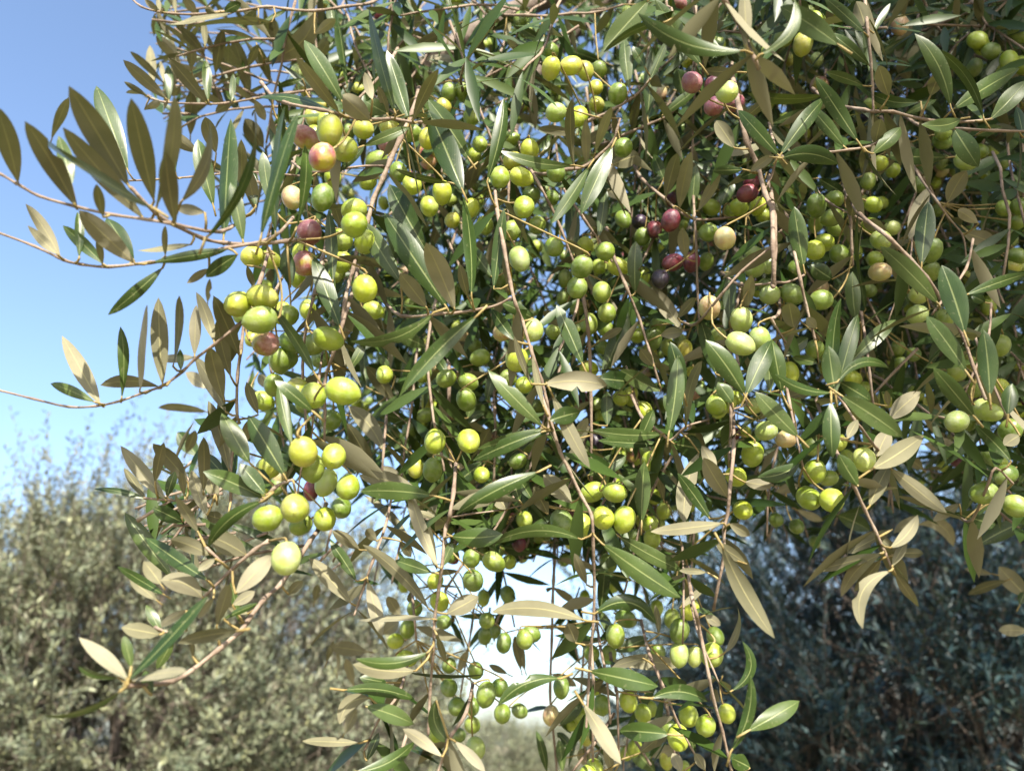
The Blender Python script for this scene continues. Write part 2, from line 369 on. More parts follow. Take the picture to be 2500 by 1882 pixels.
# ---------------------------------------------------------------- background olive trees
def bg_tree(label, base, crown_c, radii, n_shoots, leaves_per, lmat, leaf_len=0.055, up=0.6, shoot=(0.25, 0.55), spikes=0, seed=1,
            group='olive trees standing behind the fruiting branches', yellow=0.0, hollow=0.45, detail=-1):
    r = np.random.default_rng(seed)
    root = bpy.data.objects.new('olive_tree', None); COL.objects.link(root); root.location = base
    tag(root, label, 'tree', group)
    bx = Vector(base); cc = np.array(crown_c); rad = np.array(radii)
    tr = MB()
    tp = [Vector((0, 0, -0.1)), Vector((0.05, 0.02, 0.35)), Vector((-0.04, 0.05, 0.8)), Vector((0.03, 0, 1.1))]
    sc = max(0.6, radii[2] / 1.6)
    tr.tube([p * sc for p in tp], [0.19 * sc, 0.15 * sc, 0.12 * sc, 0.10 * sc], 10)
    # lumpy crown: points in an ellipsoid pushed in and out by a few random lobes
    lob = unit(r.normal(size=(14, 3))); lobw = r.uniform(-0.25, 0.3, 14)
    d = unit(r.normal(size=(n_shoots, 3)))
    rr = (hollow ** 3 + (1 - hollow ** 3) * r.random(n_shoots)) ** (1 / 3)
    mod = 1 + (np.maximum(0, d @ lob.T) ** 6 * lobw).sum(1)
    cl = unit(r.normal(size=(70, 3))) * (r.uniform(.35, 1.0, (70, 1)))
    ci = (((d * rr[:, None])[:, None] - cl[None]) ** 2).sum(-1).argmin(1)
    pos = cc + (d * rr[:, None] * .72 + cl[ci] * .28) * rad * mod[:, None]
    pos = pos[pos[:, 2] > 0.25]
    d = unit((pos - cc) / rad)
    ax = unit(d * 0.7 + np.array([0, 0, up]) + r.normal(size=pos.shape) * 0.45)
    L = r.uniform(*shoot, len(pos))
    if spikes:
        ks = r.choice(np.where(d[:, 2] > 0.35)[0], spikes)
        sp = cc + d[ks] * rad * 1.0
        pos = np.concatenate([pos, sp]); ax = np.concatenate([ax, unit(np.array([0, 0, 1.0]) + r.normal(size=(spikes, 3)) * 0.14)])
        L = np.concatenate([L, r.uniform(0.5, 1.0, spikes)])
    # limbs
    for i in range(9):
        k = r.integers(len(pos)); e = Vector(pos[k]) - bx; st = tp[2] * sc if i % 2 else tp[3] * sc
        m1 = st.lerp(e, 0.4) + Vector((0, 0, 0.25)); m2 = st.lerp(e, 0.75) + Vector((0, 0, 0.15))
        lm = MB(); lm.tube([st, m1, m2, e], [0.06 * sc, 0.04 * sc, 0.022 * sc, 0.008], 7); lm.build('limb', [M_TRUNK], root)
    tr.build('trunk', [M_TRUNK], root)
    n = len(pos); m = leaves_per
    t = np.repeat((np.arange(m) + 0.5)[None] / m, n, 0) + r.uniform(-0.02, 0.02, (n, m))
    bend = r.normal(size=(n, 3)) * 0.12
    b = pos[:, None] + ax[:, None] * (L[:, None] * t)[..., None] + bend[:, None] * (t ** 2 * L[:, None])[..., None]
    ref = unit(np.cross(ax, r.normal(size=(n, 3)))); ref2 = np.cross(ax, ref)
    ang = np.arange(m) * 2.4 + r.uniform(0, 6.28, (n, 1)) + r.uniform(-.4, .4, (n, m))
    side = ref[:, None] * np.cos(ang)[..., None] + ref2[:, None] * np.sin(ang)[..., None]
    la = unit(ax[:, None] * r.uniform(0.5, 1.1, (n, m, 1)) + side * 0.8 + r.normal(size=(n, m, 3)) * 0.2).reshape(-1, 3)
    nr = unit(np.array([0, 0, 1.0]) + ax[:, None].repeat(m, 1).reshape(-1, 3) * 0.6 - side.reshape(-1, 3) * 0.5 + r.normal(size=(n * m, 3)) * 0.55)
    b = b.reshape(-1, 3)
    ll = leaf_len * r.uniform(0.65, 1.15, len(b)); lw = ll * r.uniform(0.24, 0.36, len(b))
    V, F, k = np_leaves(b - np.array(base), la, nr, ll, lw, detail)
    rn = np.clip(r.beta(2, 2.6, len(b)) + np.repeat(r.normal(size=n) * 0.14, m), 0, 1)
    np_mesh('crown', V, F, np.repeat(rn, k), lmat, root)
    # shoot wood
    q = np.arange(n)
    a0 = pos - np.array(base); a1 = a0 + ax * L[:, None] * 0.55 + bend * 0.3 * L[:, None]; a2 = a0 + ax * L[:, None] + bend * L[:, None]
    x1 = ref * 0.0016; x2 = ref2 * 0.0016; cs = [x1, -0.5 * x1 + 0.87 * x2, -0.5 * x1 - 0.87 * x2]
    VV = np.stack([a + c * s for a, s in ((a0 - ax * 0.25, 1.6), (a1, 1.0), (a2, 0.4)) for c in cs], 1).reshape(-1, 3)
    ff = []
    for i in range(2):
        for c in range(3): ff.append((i * 3 + c, i * 3 + (c + 1) % 3, i * 3 + 3 + (c + 1) % 3, i * 3 + 3 + c))
    FF = (np.array(ff)[None] + (q * 9)[:, None, None]).reshape(-1, 4)
    tw = np_mesh('twigs', VV, FF, np.zeros(len(FF)), M_LIMB, root); tw['kind'] = 'stuff'
    return root

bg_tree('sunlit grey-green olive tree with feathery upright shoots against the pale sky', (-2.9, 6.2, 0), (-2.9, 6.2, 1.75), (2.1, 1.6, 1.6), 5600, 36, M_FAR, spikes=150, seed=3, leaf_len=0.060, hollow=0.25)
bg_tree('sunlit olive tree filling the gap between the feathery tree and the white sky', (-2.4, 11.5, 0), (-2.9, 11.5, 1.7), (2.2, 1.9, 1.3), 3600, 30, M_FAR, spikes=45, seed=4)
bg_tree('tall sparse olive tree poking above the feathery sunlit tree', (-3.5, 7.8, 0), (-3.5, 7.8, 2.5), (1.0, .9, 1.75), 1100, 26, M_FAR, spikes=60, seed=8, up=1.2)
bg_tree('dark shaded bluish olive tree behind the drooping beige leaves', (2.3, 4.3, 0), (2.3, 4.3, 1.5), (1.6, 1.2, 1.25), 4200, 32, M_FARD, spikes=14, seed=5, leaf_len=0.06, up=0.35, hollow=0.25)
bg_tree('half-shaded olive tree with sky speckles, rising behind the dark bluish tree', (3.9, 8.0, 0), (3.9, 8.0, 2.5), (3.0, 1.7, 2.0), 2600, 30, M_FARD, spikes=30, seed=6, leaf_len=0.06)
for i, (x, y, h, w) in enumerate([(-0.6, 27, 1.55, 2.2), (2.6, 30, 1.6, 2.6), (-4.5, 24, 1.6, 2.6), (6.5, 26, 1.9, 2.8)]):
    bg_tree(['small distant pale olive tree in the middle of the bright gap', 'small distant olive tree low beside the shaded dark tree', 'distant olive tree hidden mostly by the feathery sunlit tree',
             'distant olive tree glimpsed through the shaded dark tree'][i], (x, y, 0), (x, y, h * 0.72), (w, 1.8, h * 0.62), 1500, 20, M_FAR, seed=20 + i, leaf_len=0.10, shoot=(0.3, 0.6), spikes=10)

# ---------------------------------------------------------------- the fruiting olive tree, traced twigs, leaves and fruit
TREE = bpy.data.objects.new('olive_tree', None); COL.objects.link(TREE); TREE.location = (0, 0, 0)
tag(TREE, 'fruit-laden olive tree with hanging twigs of green and purple olives close overhead', 'tree')

# each: region, depth (start,end), width in zoom px, points
TW = []
def tw(reg, d, w, s, d2=None):
    q = [float(x) for x in s.split()]
    pts = [src(reg, q[i], q[i + 1]) for i in range(0, len(q), 2)]
    TW.append([pts, d, d if d2 is None else d2, w])
tw(1, .42, 26, '-60 985 0 1010 120 1080 230 1140 440 1200 640 1245 850 1275 1000 1300')
tw(1, .42, 34, '760 1090 900 1235 1000 1300 1180 1385 1300 1410 1480 1420 1665 1400 1690 1395', .50)
tw(1, .46, 26, '-40 1340 200 1430 370 1510 470 1535 630 1550 870 1525 1000 1510 1320 1440')
tw(1, .80, 20, '870 570 960 595 1180 605 1320 600 1470 575 1665 545 1827 520')
tw(1, .88, 20, '1230 450 1350 415 1480 385 1665 355 1790 345')
tw(1, .80, 20, '750 -20 820 40 920 70 1000 80 1140 85 1280 70 1400 65 1550 40 1665 55 1830 65 2000 40')
tw(1, .90, 16, '1015 165 1180 320 1230 450')
tw(1, .70, 18, '750 1050 880 1045 1150 1025 1400 1000 1600 1010')
tw(1, .95, 18, '960 495 1050 500 1280 515 1400 540 1665 590')
tw(2, .52, 28, '440 640 530 660 640 690 760 695 850 690 960 710 1020 710')
tw(2, .64, 36, '900 800 840 930 800 1030 740 1160 710 1280 650 1440 625 1560 600 1640 575 1757 560 1887', .58)
tw(2, .64, 20, '560 980 700 965 830 965')
tw(2, .60, 14, '370 1290 345 1130 330 1000')
tw(2, .90, 20, '590 440 660 400 730 360 760 250')
tw(2, .95, 18, '540 60 640 170 680 250'); tw(2, .95, 18, '830 150 1000 220 1170 290 1360 380')
tw(2, 1.0, 22, '890 390 1030 410 1200 470 1340 480 1480 490'); tw(2, .95, 20, '100 550 160 545 380 520')
tw(2, .76, 26, '1535 1000 1530 1090 1520 1280'); tw(2, .74, 20, '1500 1530 1540 1640 1560 1720')
tw(3, .70, 26, '440 985 530 970 620 905 700 830 730 750 745 690')
tw(3, .74, 24, '560 705 700 640 830 560 900 490 935 430'); tw(3, .78, 22, '790 775 920 720 1030 670 1120 590')
tw(3, .44, 40, '1330 -40 1350 0 1420 110 1480 240 1530 350 1550 400')
tw(3, .66, 42, '1440 640 1480 820 1540 950 1590 1130 1640 1250 1645 1450 1635 1665', .58); tw(7, .58, 40, '1635 0 1640 230')
tw(3, .70, 24, '270 1060 340 1190 400 1320 480 1530'); tw(3, .72, 22, '530 1260 640 1420 700 1520')
tw(3, .76, 22, '1000 1150 1080 1220 1180 1275 1330 1270 1480 1255'); tw(3, .72, 22, '1180 1280 1190 1450 1195 1665 1205 1850')
tw(3, .72, 22, '100 1090 95 1290'); tw(3, .82, 22, '200 90 330 95 460 80 600 75 760 30'); tw(3, .85, 18, '220 500 240 440 290 330')
tw(3, .80, 22, '1230 380 1240 200 1270 60'); tw(3, .8, 20, '1160 860 1290 770 1350 740')
tw(4, .60, 22, '520 888 650 870 770 850 860 790'); tw(4, .62, 26, '740 640 790 650 900 650 1060 690 1250 710 1430 700 1480 690')
tw(4, .66, 26, '1300 750 1500 760 1700 765'); tw(4, .64, 24, '755 150 775 350 785 500 790 650')
tw(4, .90, 20, '1060 -20 1090 20 1150 140 1240 240'); tw(4, .56, 30, '830 1340 890 1390 1000 1500 1100 1610 1190 1747 1300 1927 1370 2127 1440 2317', .54)
tw(4, .66, 24, '655 1260 660 1290 665 1450 670 1540'); tw(4, .66, 18, '690 1260 800 1320'); tw(4, .68, 18, '1160 1170 1230 1270 1310 1370 1330 1500')
tw(4, .64, 22, '225 890 230 910 200 1020 160 1100'); tw(4, .9, 18, '1200 130 1350 70 1450 0'); tw(4, .8, 20, '1000 930 1100 1060 1160 1170')
tw(5, .50, 22, '-20 835 200 890 400 935 560 930 700 900 840 850 950 810 1060 730 1130 660 1250 570 1370 470')
tw(5, .54, 28, '1440 380 1420 430 1400 600 1380 750 1375 950 1390 1030'); tw(5, .54, 16, '840 1465 960 1475 1080 1480 1250 1440')
tw(5, .50, 30, '1520 1480 1540 1470 1600 1400 1665 1370 1700 1360'); tw(5, .56, 20, '1340 1480 1345 1250 1380 1030')
tw(6, .57, 28, '560 460 510 620 460 790 460 960 455 1180'); tw(6, .56, 24, '395 290 350 480 330 700 345 950 350 1080')
tw(6, .52, 18, '395 980 375 1120 330 1250 300 1450'); tw(6, .54, 24, '1130 395 1220 390 1380 365 1470 340 1540 300')
tw(6, .76, 28, '1180 830 1180 1000 1190 1200 1190 1330'); tw(6, .80, 24, '1445 960 1450 1100 1440 1360')
tw(6, .52, 28, '1185 1560 1180 1590 1160 1640 1140 1850 1120 2000 1095 2180 1090 2340 1070 2590 1060 2830'); tw(6, .56, 14, '1280 1560 1500 1530 1665 1490')
tw(6, .76, 22, '800 1200 790 1330'); tw(6, .85, 20, '700 300 640 420 600 500')
tw(7, .56, 28, '70 0 110 220 140 340 180 440 240 640 290 780 320 900 335 1000 325 1095', .54)
tw(7, .53, 27, '335 1000 400 1200 450 1300 520 1450 580 1565 590 1730 597 1980 592 2180 572 2385 562 2585 550 2790')
tw(7, .72, 28, '535 310 560 480 572 660 578 900 580 1100 580 1370'); tw(7, .70, 24, '775 220 860 430 920 620 970 790')
tw(7, .59, 22, '1330 290 1450 150 1620 10'); tw(7, .60, 24, '1390 960 1388 1110 1380 1240'); tw(7, .54, 28, '1385 1400 1370 1560 1350 1650 1350 1800 1310 2000 1290 2110')
tw(7, .60, 20, '1470 870 1480 920 1400 950'); tw(7, .62, 22, '990 1090 1040 1130 1130 1050 1260 1010')
tw(8, .60, 20, '225 215 300 210 390 170'); tw(8, .59, 26, '365 190 400 350 450 540'); tw(8, .55, 24, '720 1060 680 1010 620 920 570 865')
tw(8, .60, 26, '210 420 200 430 280 560'); tw(8, .55, 22, '345 1110 380 1280'); tw(8, .50, 28, '640 1320 680 1400 740 1530 800 1650 855 1775 900 1875')
tw(8, .66, 14, '940 260 880 430'); tw(8, .55, 20, '1190 320 1130 400'); tw(8, .55, 18, '1370 740 1320 860'); tw(8, .66, 22, '770 750 800 1000'); tw(8, .54, 20, '1540 930 1570 1000'); tw(8, .56, 22, '1450 1400 1500 1290 1600 1380')
tw(9, .48, 30, '1560 330 1480 380 1340 500 1190 650'); tw(9, .56, 40, '1800 330 1740 420 1630 580 1540 660 1440 790 1400 850 1280 950 1100 1090 980 1150 740 1170', .38)
tw(9, .54, 26, '800 210 900 150 1000 90'); tw(9, .46, 18, '1200 370 1330 490'); tw(9, .45, 22, '900 830 980 860 1080 850')
tw(10, .58, 22, '740 440 690 580 650 700 630 760'); tw(10, .50, 28, '1190 1460 1170 1490 1140 1600 1110 1690'); tw(10, .80, 26, '1270 450 1160 610')
tw(10, .92, 20, '1290 960 1250 1200'); tw(10, .52, 22, '800 1330 770 1370 690 1540'); tw(10, .75, 22, '980 780 990 900')
tw(11, .88, 24, '360 560 355 680 350 900 340 1200 350 1350 375 1600 380 1690'); tw(11, .54, 28, '1190 760 1200 800 1230 950 1260 1100 1290 1250 1340 1430 1400 1690')
tw(11, .54, 16, '1290 1080 1340 1200'); tw(11, .68, 22, '660 1080 670 1130 690 1380'); tw(11, .70, 24, '725 1200 730 1230 740 1600'); tw(11, .60, 22, '1000 1180 1030 1250 1090 1400 1200 1600')
tw(11, .62, 18, '1115 700 1115 770 1110 920')

def smooth_path(pts, n=None):
    """catmull-rom through pts"""
    pts = [Vector(p) for p in pts]
    if len(pts) < 3: return pts
    out = []
    e = [2 * pts[0] - pts[1]] + pts + [2 * pts[-1] - pts[-2]]
    for i in range(1, len(e) - 2):
        for k in range(3):
            t = k / 3
            a, b, c, d = e[i - 1], e[i], e[i + 1], e[i + 2]
            out.append(0.5 * ((2 * b) + (c - a) * t + (2 * a - 5 * b + 4 * c - d) * t * t + (3 * b - a - 3 * c + d) * t ** 3))
    out.append(pts[-1])
    return out

BR = []          # branch records: dict(pts3, rad, mb, pix)
for pts, d0, d1, w in TW:
    n = len(pts)
    p3 = [P(u, v, d0 + (d1 - d0) * i / max(1, n - 1) + (random.uniform(-.008, .008) if 0 < i < n - 1 else 0)) for i, (u, v) in enumerate(pts)]
    def ext(q, t):
        ray = (q - CAMP).normalized()
        return [q + t * .03 + ray * .035, q + t * .05 + ray * .12 + Vector((0, 0, .015))]
    if pts[0][0] < 480 and pts[0][1] < 1200: p3 = p3 + ext(p3[-1], (p3[-1] - p3[-2]).normalized())
    elif not (pts[0][0] < 660 and pts[0][1] > 1100): p3 = ext(p3[0], (p3[0] - p3[1]).normalized())[::-1] + p3
    p3 = smooth_path(p3)
    r0 = 0.44 * w * ZK * 0.5 * (d0 + d1) / FPX
    nn = len(p3)
    rev = pts[0][0] < 480 and pts[0][1] < 1200            # traced from the tip
    rad = []
    for i in range(nn):
        t = i / (nn - 1); t = 1 - t if rev else t
        node = 0.28 if i % 3 == 0 else 0.0
        rad.append(r0 * (1.0 - 0.36 * t) * (0.92 + node + random.uniform(-.06, .08)))
    p3 = [p3[0] * 1.06 - p3[1] * .06] + p3 + [p3[-1] * 1.15 - p3[-2] * .15]; rad = [rad[0] * .45] + rad + [rad[-1] * .3]
    mb = MB(); mb.tube(p3, rad, 8)
    BR.append(dict(p=p3, mb=mb, pix=[proj(q) for q in p3], r=r0))
BP = np.array([[q[0], q[1], q[2], bi, k] for bi, b in enumerate(BR) for k, q in enumerate(b['pix'])])
BP3 = np.array([tuple(q) for b in BR for q in b['p']])

LV = []; OL = []
def leaves(reg, s):
    for item in s.split(','):
        t = item.split()
        if not t: continue
        bx, by, tx, ty, w = [float(x) for x in t[:5]]
        k = t[5]; bend = 0.0; dep = None
        for x in t[6:]:
            if x[0] == '@': dep = float(x[1:])
            else: bend = float(x)
        LV.append((src(reg, bx, by), src(reg, tx, ty), w * ZK, k, bend, dep))
def olives(reg, s):
    for item in s.split(','):
        t = item.split()
        if not t: continue
        x, y, a, b = [float(q) for q in t[:4]]
        OL.append((src(reg, x, y), a * ZK, b * ZK, t[4]))

leaves(1, '''105 1065 -25 615 115 D,440 1200 145 705 125 D @.415,900 1215 145 730 62 T @.38,750 1085 400 500 150 D,745 1000 560 500 125 T,840 1275 365 740 120 D,
895 1170 760 570 125 D,905 1210 1010 550 85 D .05 @.405,1020 1305 960 880 105 D,300 810 400 565 55 D,415 1080 340 790 90 T,600 1260 560 1070 60 D,785 1530 458 1222 125 D,
780 1515 620 1265 105 T,460 1500 450 1230 55 T,600 1535 365 1310 80 T,595 1540 560 1380 40 D,350 1495 150 1185 75 U,335 1480 160 1310 60 U,960 1490 960 1310 35 D,1110 1420 795 1455 45 D,
1105 790 1110 515 75 D,1050 1175 1215 690 75 D .1,1192 1385 1480 640 62 T .04 @.40,1298 1390 1340 690 110 T,1240 1200 1150 810 110 T,1412 1405 1340 1060 90 T,1400 1180 1400 810 60 D,
1480 1225 1420 960 85 D,1150 890 985 770 80 D,1255 890 1190 680 90 D,1020 1020 1030 600 60 T,1190 1235 1025 1210 70 D,880 1525 1320 1450 70 T @.44,1380 1480 1195 1610 90 T,1215 1560 1085 1645 50 D,
970 578 715 350 75 D,890 490 870 265 60 U,950 485 755 300 45 D,1200 602 975 335 80 D,1050 370 905 210 75 D,1190 320 1040 155 60 D,1110 400 1110 260 60 D,980 590 980 380 55 T,1210 590 1195 350 60 T,
950 475 930 355 30 U,860 560 720 475 35 D,840 555 730 540 20 D,1250 430 1295 170 70 D,1330 590 1330 250 80 D,1450 570 1345 205 85 D,1345 590 1355 430 40 T,1530 370 1665 160 90 D .15,1440 390 1500 260 50 D,
1580 250 1540 90 60 D,1190 270 1180 110 40 U,1580 130 1120 155 55 D,1340 80 950 150 45 D,1510 140 1665 60 25 T,1300 595 1230 510 50 D,915 60 840 0 40 D,1140 85 1075 -10 60 D,1020 75 1010 -20 25 U,930 65 915 -10 30 U,
1300 70 1400 20 60 T,1250 75 1190 55 40 D,1530 860 1420 690 110 D,1630 800 1640 620 50 T,840 640 930 590 45 D,1350 600 1250 650 55 D,1480 580 1540 700 60 D,1050 505 1000 560 40 D,1290 520 1390 640 60 T''')
leaves(2, '''565 600 340 235 110 T,545 660 290 325 75 D,590 510 520 40 52 T,725 705 560 555 125 D,870 660 715 55 78 T,830 680 765 500 50 D,950 700 820 290 92 T,968 705 1120 395 72 D,550 680 75 565 46 T,
1262 1115 1060 640 160 T @.52,1300 930 1060 580 120 T @.54,1290 1110 1340 930 90 D,1185 1062 870 985 42 T @.58,1130 1000 870 880 110 T,1400 1055 1500 570 85 T @.6,1340 950 1530 790 36 T @.6,85 1390 300 660 82 T .03 @.42,
175 1370 225 620 62 T @.46,288 1340 345 840 62 T @.48,60 1200 0 960 90 T,150 1200 100 880 80 T,505 1640 482 1220 78 T @.54,560 1330 510 1180 60 D,1050 1460 835 1070 130 T @.58,1170 1790 805 1235 150 T @.535,
900 1640 690 1285 120 T @.56,1110 1320 1040 1130 90 T,1075 1440 1140 1260 62 D,1215 1800 1045 1410 135 D @.52,1310 1720 1265 1140 85 T .06 @.53,1440 1680 1500 1210 80 T @.56,1520 1680 1470 1300 50 D,1430 1610 1300 1420 80 T,
530 1005 690 850 46 T @.54,680 850 950 740 70 T @.55,260 1670 235 1440 92 T @.5,550 1905 390 1480 115 T @.52,105 350 400 75 125 D .18,285 450 320 200 72 D,1485 605 1245 425 92 U,1500 510 1660 450 90 D,1220 150 940 300 62 D,
1390 350 1320 180 70 D,1510 430 1415 260 60 D,735 580 690 420 60 U,1100 120 845 130 62 U,520 180 490 20 72 T,820 660 700 590 100 T,180 300 150 90 60 D,400 200 520 110 60 D,640 310 790 210 60 U,1170 200 1100 20 80 D,
960 330 880 420 50 T,1000 330 1240 340 50 D,560 230 590 330 40 T,1600 300 1500 200 60 U,1650 600 1560 520 60 T,420 350 480 240 60 D,60 250 140 480 60 D,330 460 180 500 40 T,60 60 0 150 60 D''')
leaves(3, '''1470 295 850 78 105 T -.14 @.43,915 0 648 295 135 T @.5,1010 130 652 305 52 T .10 @.48,1482 270 1465 -70 80 U,1222 385 950 -5 110 T @.6,1420 420 1228 412 62 D @.62,1240 390 1380 230 90 T,1435 365 1370 290 60 T,
1410 860 1300 700 92 U,1625 975 1445 1035 72 T,1460 985 1280 990 60 T,482 970 465 575 58 D,552 965 545 690 58 D,500 785 268 745 58 U,475 960 45 875 72 T -.06 @.66,345 660 130 520 82 T,470 575 430 430 42 D,800 520 770 220 82 T,
920 465 1022 230 52 T,890 390 820 270 62 T,905 690 940 270 92 T,670 370 415 280 62 T,990 672 1200 510 62 T,1115 560 1080 400 95 T,600 895 700 620 55 D,702 850 520 1245 112 T @.63,565 970 348 1300 82 T @.66,480 1490 462 1150 96 T,
620 1380 660 1090 72 T,872 970 990 750 82 T,1115 865 1020 740 62 U,1090 1215 1162 880 88 D,1010 1150 1080 890 85 D,1170 1260 1190 950 72 T,1200 1225 1330 1010 62 D,835 1700 840 1400 95 T,930 1545 1160 1330 52 T,1130 1500 1110 1320 72 D,
1218 680 1110 590 100 T,1330 1200 1400 1050 90 T,5 180 190 75 72 T,75 215 112 130 40 U,200 340 90 230 42 D,95 420 0 270 62 D,640 760 560 830 60 D,1000 1040 940 900 70 T,1460 700 1620 560 60 D,700 960 860 900 110 U,760 1160 640 1080 60 U,
60 340 10 480 60 D,300 240 160 160 60 T,1500 1000 1640 900 60 D,930 130 1060 220 60 T,300 880 330 800 50 T''')
leaves(4, '''702 825 455 450 98 T @.56,622 855 420 620 82 T,245 908 5 640 95 T @.58,248 905 510 570 98 T @.58,255 920 588 955 110 T -.12 @.57,800 840 835 690 82 D,597 268 250 40 140 T @.46,130 320 332 -5 72 T .2 @.43,742 195 500 -20 72 T,
745 160 690 10 95 U,790 195 890 20 42 T,772 385 540 190 72 T,1240 628 1030 195 100 T .08 @.58,1432 695 1155 290 62 T .14 @.58,1248 640 1642 400 112 T @.6,1468 695 1680 470 112 T @.6,1300 690 1068 725 82 T -.1 @.58,1065 590 755 530 72 T -.1,
960 672 1158 580 46 T,1060 170 800 330 85 T,1235 190 1480 30 115 U,1045 240 915 325 92 U,1340 250 1230 440 120 T,1258 745 1400 972 125 T @.58,1222 915 860 900 98 T,1380 790 1535 740 62 T,470 1035 630 1130 72 T,380 1065 210 1050 56 T,
1000 1400 1112 1090 95 U,1070 1540 1110 1170 115 T @.6,385 1550 330 1200 112 T @.6,660 1272 690 1080 92 D,1220 1180 1330 990 102 D,1312 1355 1500 1420 102 D,1650 1400 1480 1380 62 D,785 895 950 740 92 T,1168 1765 830 1430 115 T @.53,
520 550 60 545 62 T,735 500 515 420 62 T,1480 160 1690 60 90 D,1440 330 1600 200 70 D,1650 600 1560 320 70 D,300 560 420 640 80 T,440 60 640 90 80 T,880 560 820 380 90 D,1120 560 1180 420 90 D,1000 470 940 330 80 D,1660 800 1620 620 60 T,
200 720 430 640 60 T,600 740 560 560 70 D,1100 1000 1000 850 80 T,1400 1300 1280 1220 70 D,1600 420 1480 340 60 T''')
leaves(5, '''945 128 628 402 78 T,582 922 360 522 102 U,555 910 293 800 68 T,705 890 700 468 60 T,812 850 855 345 46 D,945 808 920 300 104 U,1005 700 1042 290 38 D,1130 648 895 650 56 D,938 825 582 810 72 D,1050 725 1045 600 42 T,
1130 640 1140 345 72 U,1242 555 1140 270 74 U,1205 330 1217 190 36 D,1340 760 1260 430 85 D,1390 640 1238 290 95 D,1312 965 1130 640 98 U,1300 900 1220 590 105 D,1205 830 1078 735 82 U,1205 965 918 940 52 D,1330 1305 1210 900 92 U,
1452 1262 1288 970 125 T @.5,1652 1335 1440 985 135 T @.5,962 1474 700 1160 90 U,842 1462 720 1290 52 U,900 1375 952 1140 62 D,1092 1375 888 1148 95 D,970 1460 1017 1310 58 T,1070 1450 1050 1310 42 D,1150 1225 1030 1080 105 T,
1180 1435 1180 1110 72 D,1080 1205 1132 1070 62 D,1202 1565 1110 1300 80 U,1262 1505 1180 1260 85 U,1532 1465 1180 1310 115 T @.49,1542 1445 1395 1265 105 T @.48,1305 1335 1180 1200 72 T,850 1472 540 1410 42 T,1060 1605 888 1520 92 T,
1152 1665 1020 1458 62 D,1312 1592 1198 1560 72 D,1525 1482 1208 1747 85 T .10 @.46,1435 115 1477 242 42 D,1545 830 1505 745 60 U,1500 980 1430 790 60 D,1590 960 1420 820 60 D,1400 1180 1450 1000 60 D,1290 1120 1270 900 50 D''')
leaves(6, '''1092 388 612 555 82 T -.16 @.5,1345 405 925 832 105 T .05 @.47,1050 592 850 500 92 T,1050 360 893 160 105 D,918 868 932 610 58 T,1562 552 1428 370 82 T,402 745 143 348 74 T @.49,392 965 168 778 84 T @.47,268 1155 190 800 78 T @.5,
180 1005 20 870 60 D,752 1335 585 1030 92 D,795 1185 595 930 112 U .1,972 1255 778 1008 102 T,988 1035 740 960 82 T,1728 1078 1318 1248 92 T @.5,1730 1060 1345 1180 72 T @.53,1705 1310 1222 1558 104 T @.5,1382 1250 1200 1390 92 T,
1165 1045 1392 962 64 T,1168 1105 1120 830 42 D,1400 900 1442 740 62 T,985 1412 660 1335 112 U,1085 1450 665 1425 115 T,1120 1592 980 1540 42 U,1520 1530 1448 1440 92 U,572 705 550 590 42 U,1170 740 1100 640 70 T,870 760 760 620 50 T,
700 820 680 600 60 T,860 910 700 700 90 D,1000 880 940 780 60 D,1290 1000 1320 860 70 T,1480 880 1500 680 60 D,1360 1180 1420 1060 70 D,900 1330 760 1300 80 D,620 1180 560 1000 60 T,1590 1480 1540 1330 80 T,1330 1420 1260 1300 80 D,
640 1280 580 1180 40 D,1290 300 1240 100 60 D,600 720 690 560 60 T''')
leaves(7, '''308 805 672 812 130 U -.05 @.5,352 862 572 1292 90 U @.505,302 1052 -20 720 105 T @.5,335 1015 517 965 112 T @.5,532 695 378 343 104 T @.58,640 755 792 378 115 T,1108 488 928 240 95 U,980 522 1112 500 72 D,1205 665 1150 430 98 T,
1302 745 1213 428 92 T,1380 445 1375 118 88 T,1472 872 1243 545 135 T @.54,1478 872 1632 548 122 T @.54,1620 852 1620 560 85 T,1118 865 1038 558 104 T @.57,1028 1095 1082 638 108 T .03 @.53,1130 1055 1222 668 62 D -.1,1258 1012 1322 700 62 T .08,
982 845 748 720 102 T,1112 1005 1000 870 112 T,992 1092 588 1070 84 T -.05,1002 1152 618 1130 62 T,1062 1150 1235 1190 150 T,830 792 620 768 112 T,672 1045 670 840 78 T,872 1610 890 1250 104 T @.58,1002 1485 920 1190 62 D,1205 1200 1120 1612 112 U .08,
1268 1585 1080 1320 84 T @.56,1372 1462 1230 1230 112 D,1402 915 1315 790 95 T,1470 1372 1632 1392 72 U,465 1492 300 1330 112 U,560 1332 782 1218 112 T,302 935 238 640 42 U,232 805 128 520 42 D,118 240 82 20 36 Y,1472 382 1490 190 72 D,
420 642 250 650 52 T,1482 1112 1288 1222 42 D,240 420 60 330 80 T,700 1180 820 1060 70 T,480 1120 560 1000 60 D,780 1380 700 1300 70 D,1020 320 900 200 60 D,1080 420 1180 300 60 D,420 470 300 380 70 D,620 560 760 480 50 D,940 700 860 600 70 D,
1300 1320 1220 1160 80 U,1040 1420 1090 1300 60 U,330 1560 240 1400 90 D,240 1480 140 1320 70 T,860 1130 940 950 80 T,1560 1010 1640 900 70 D''')
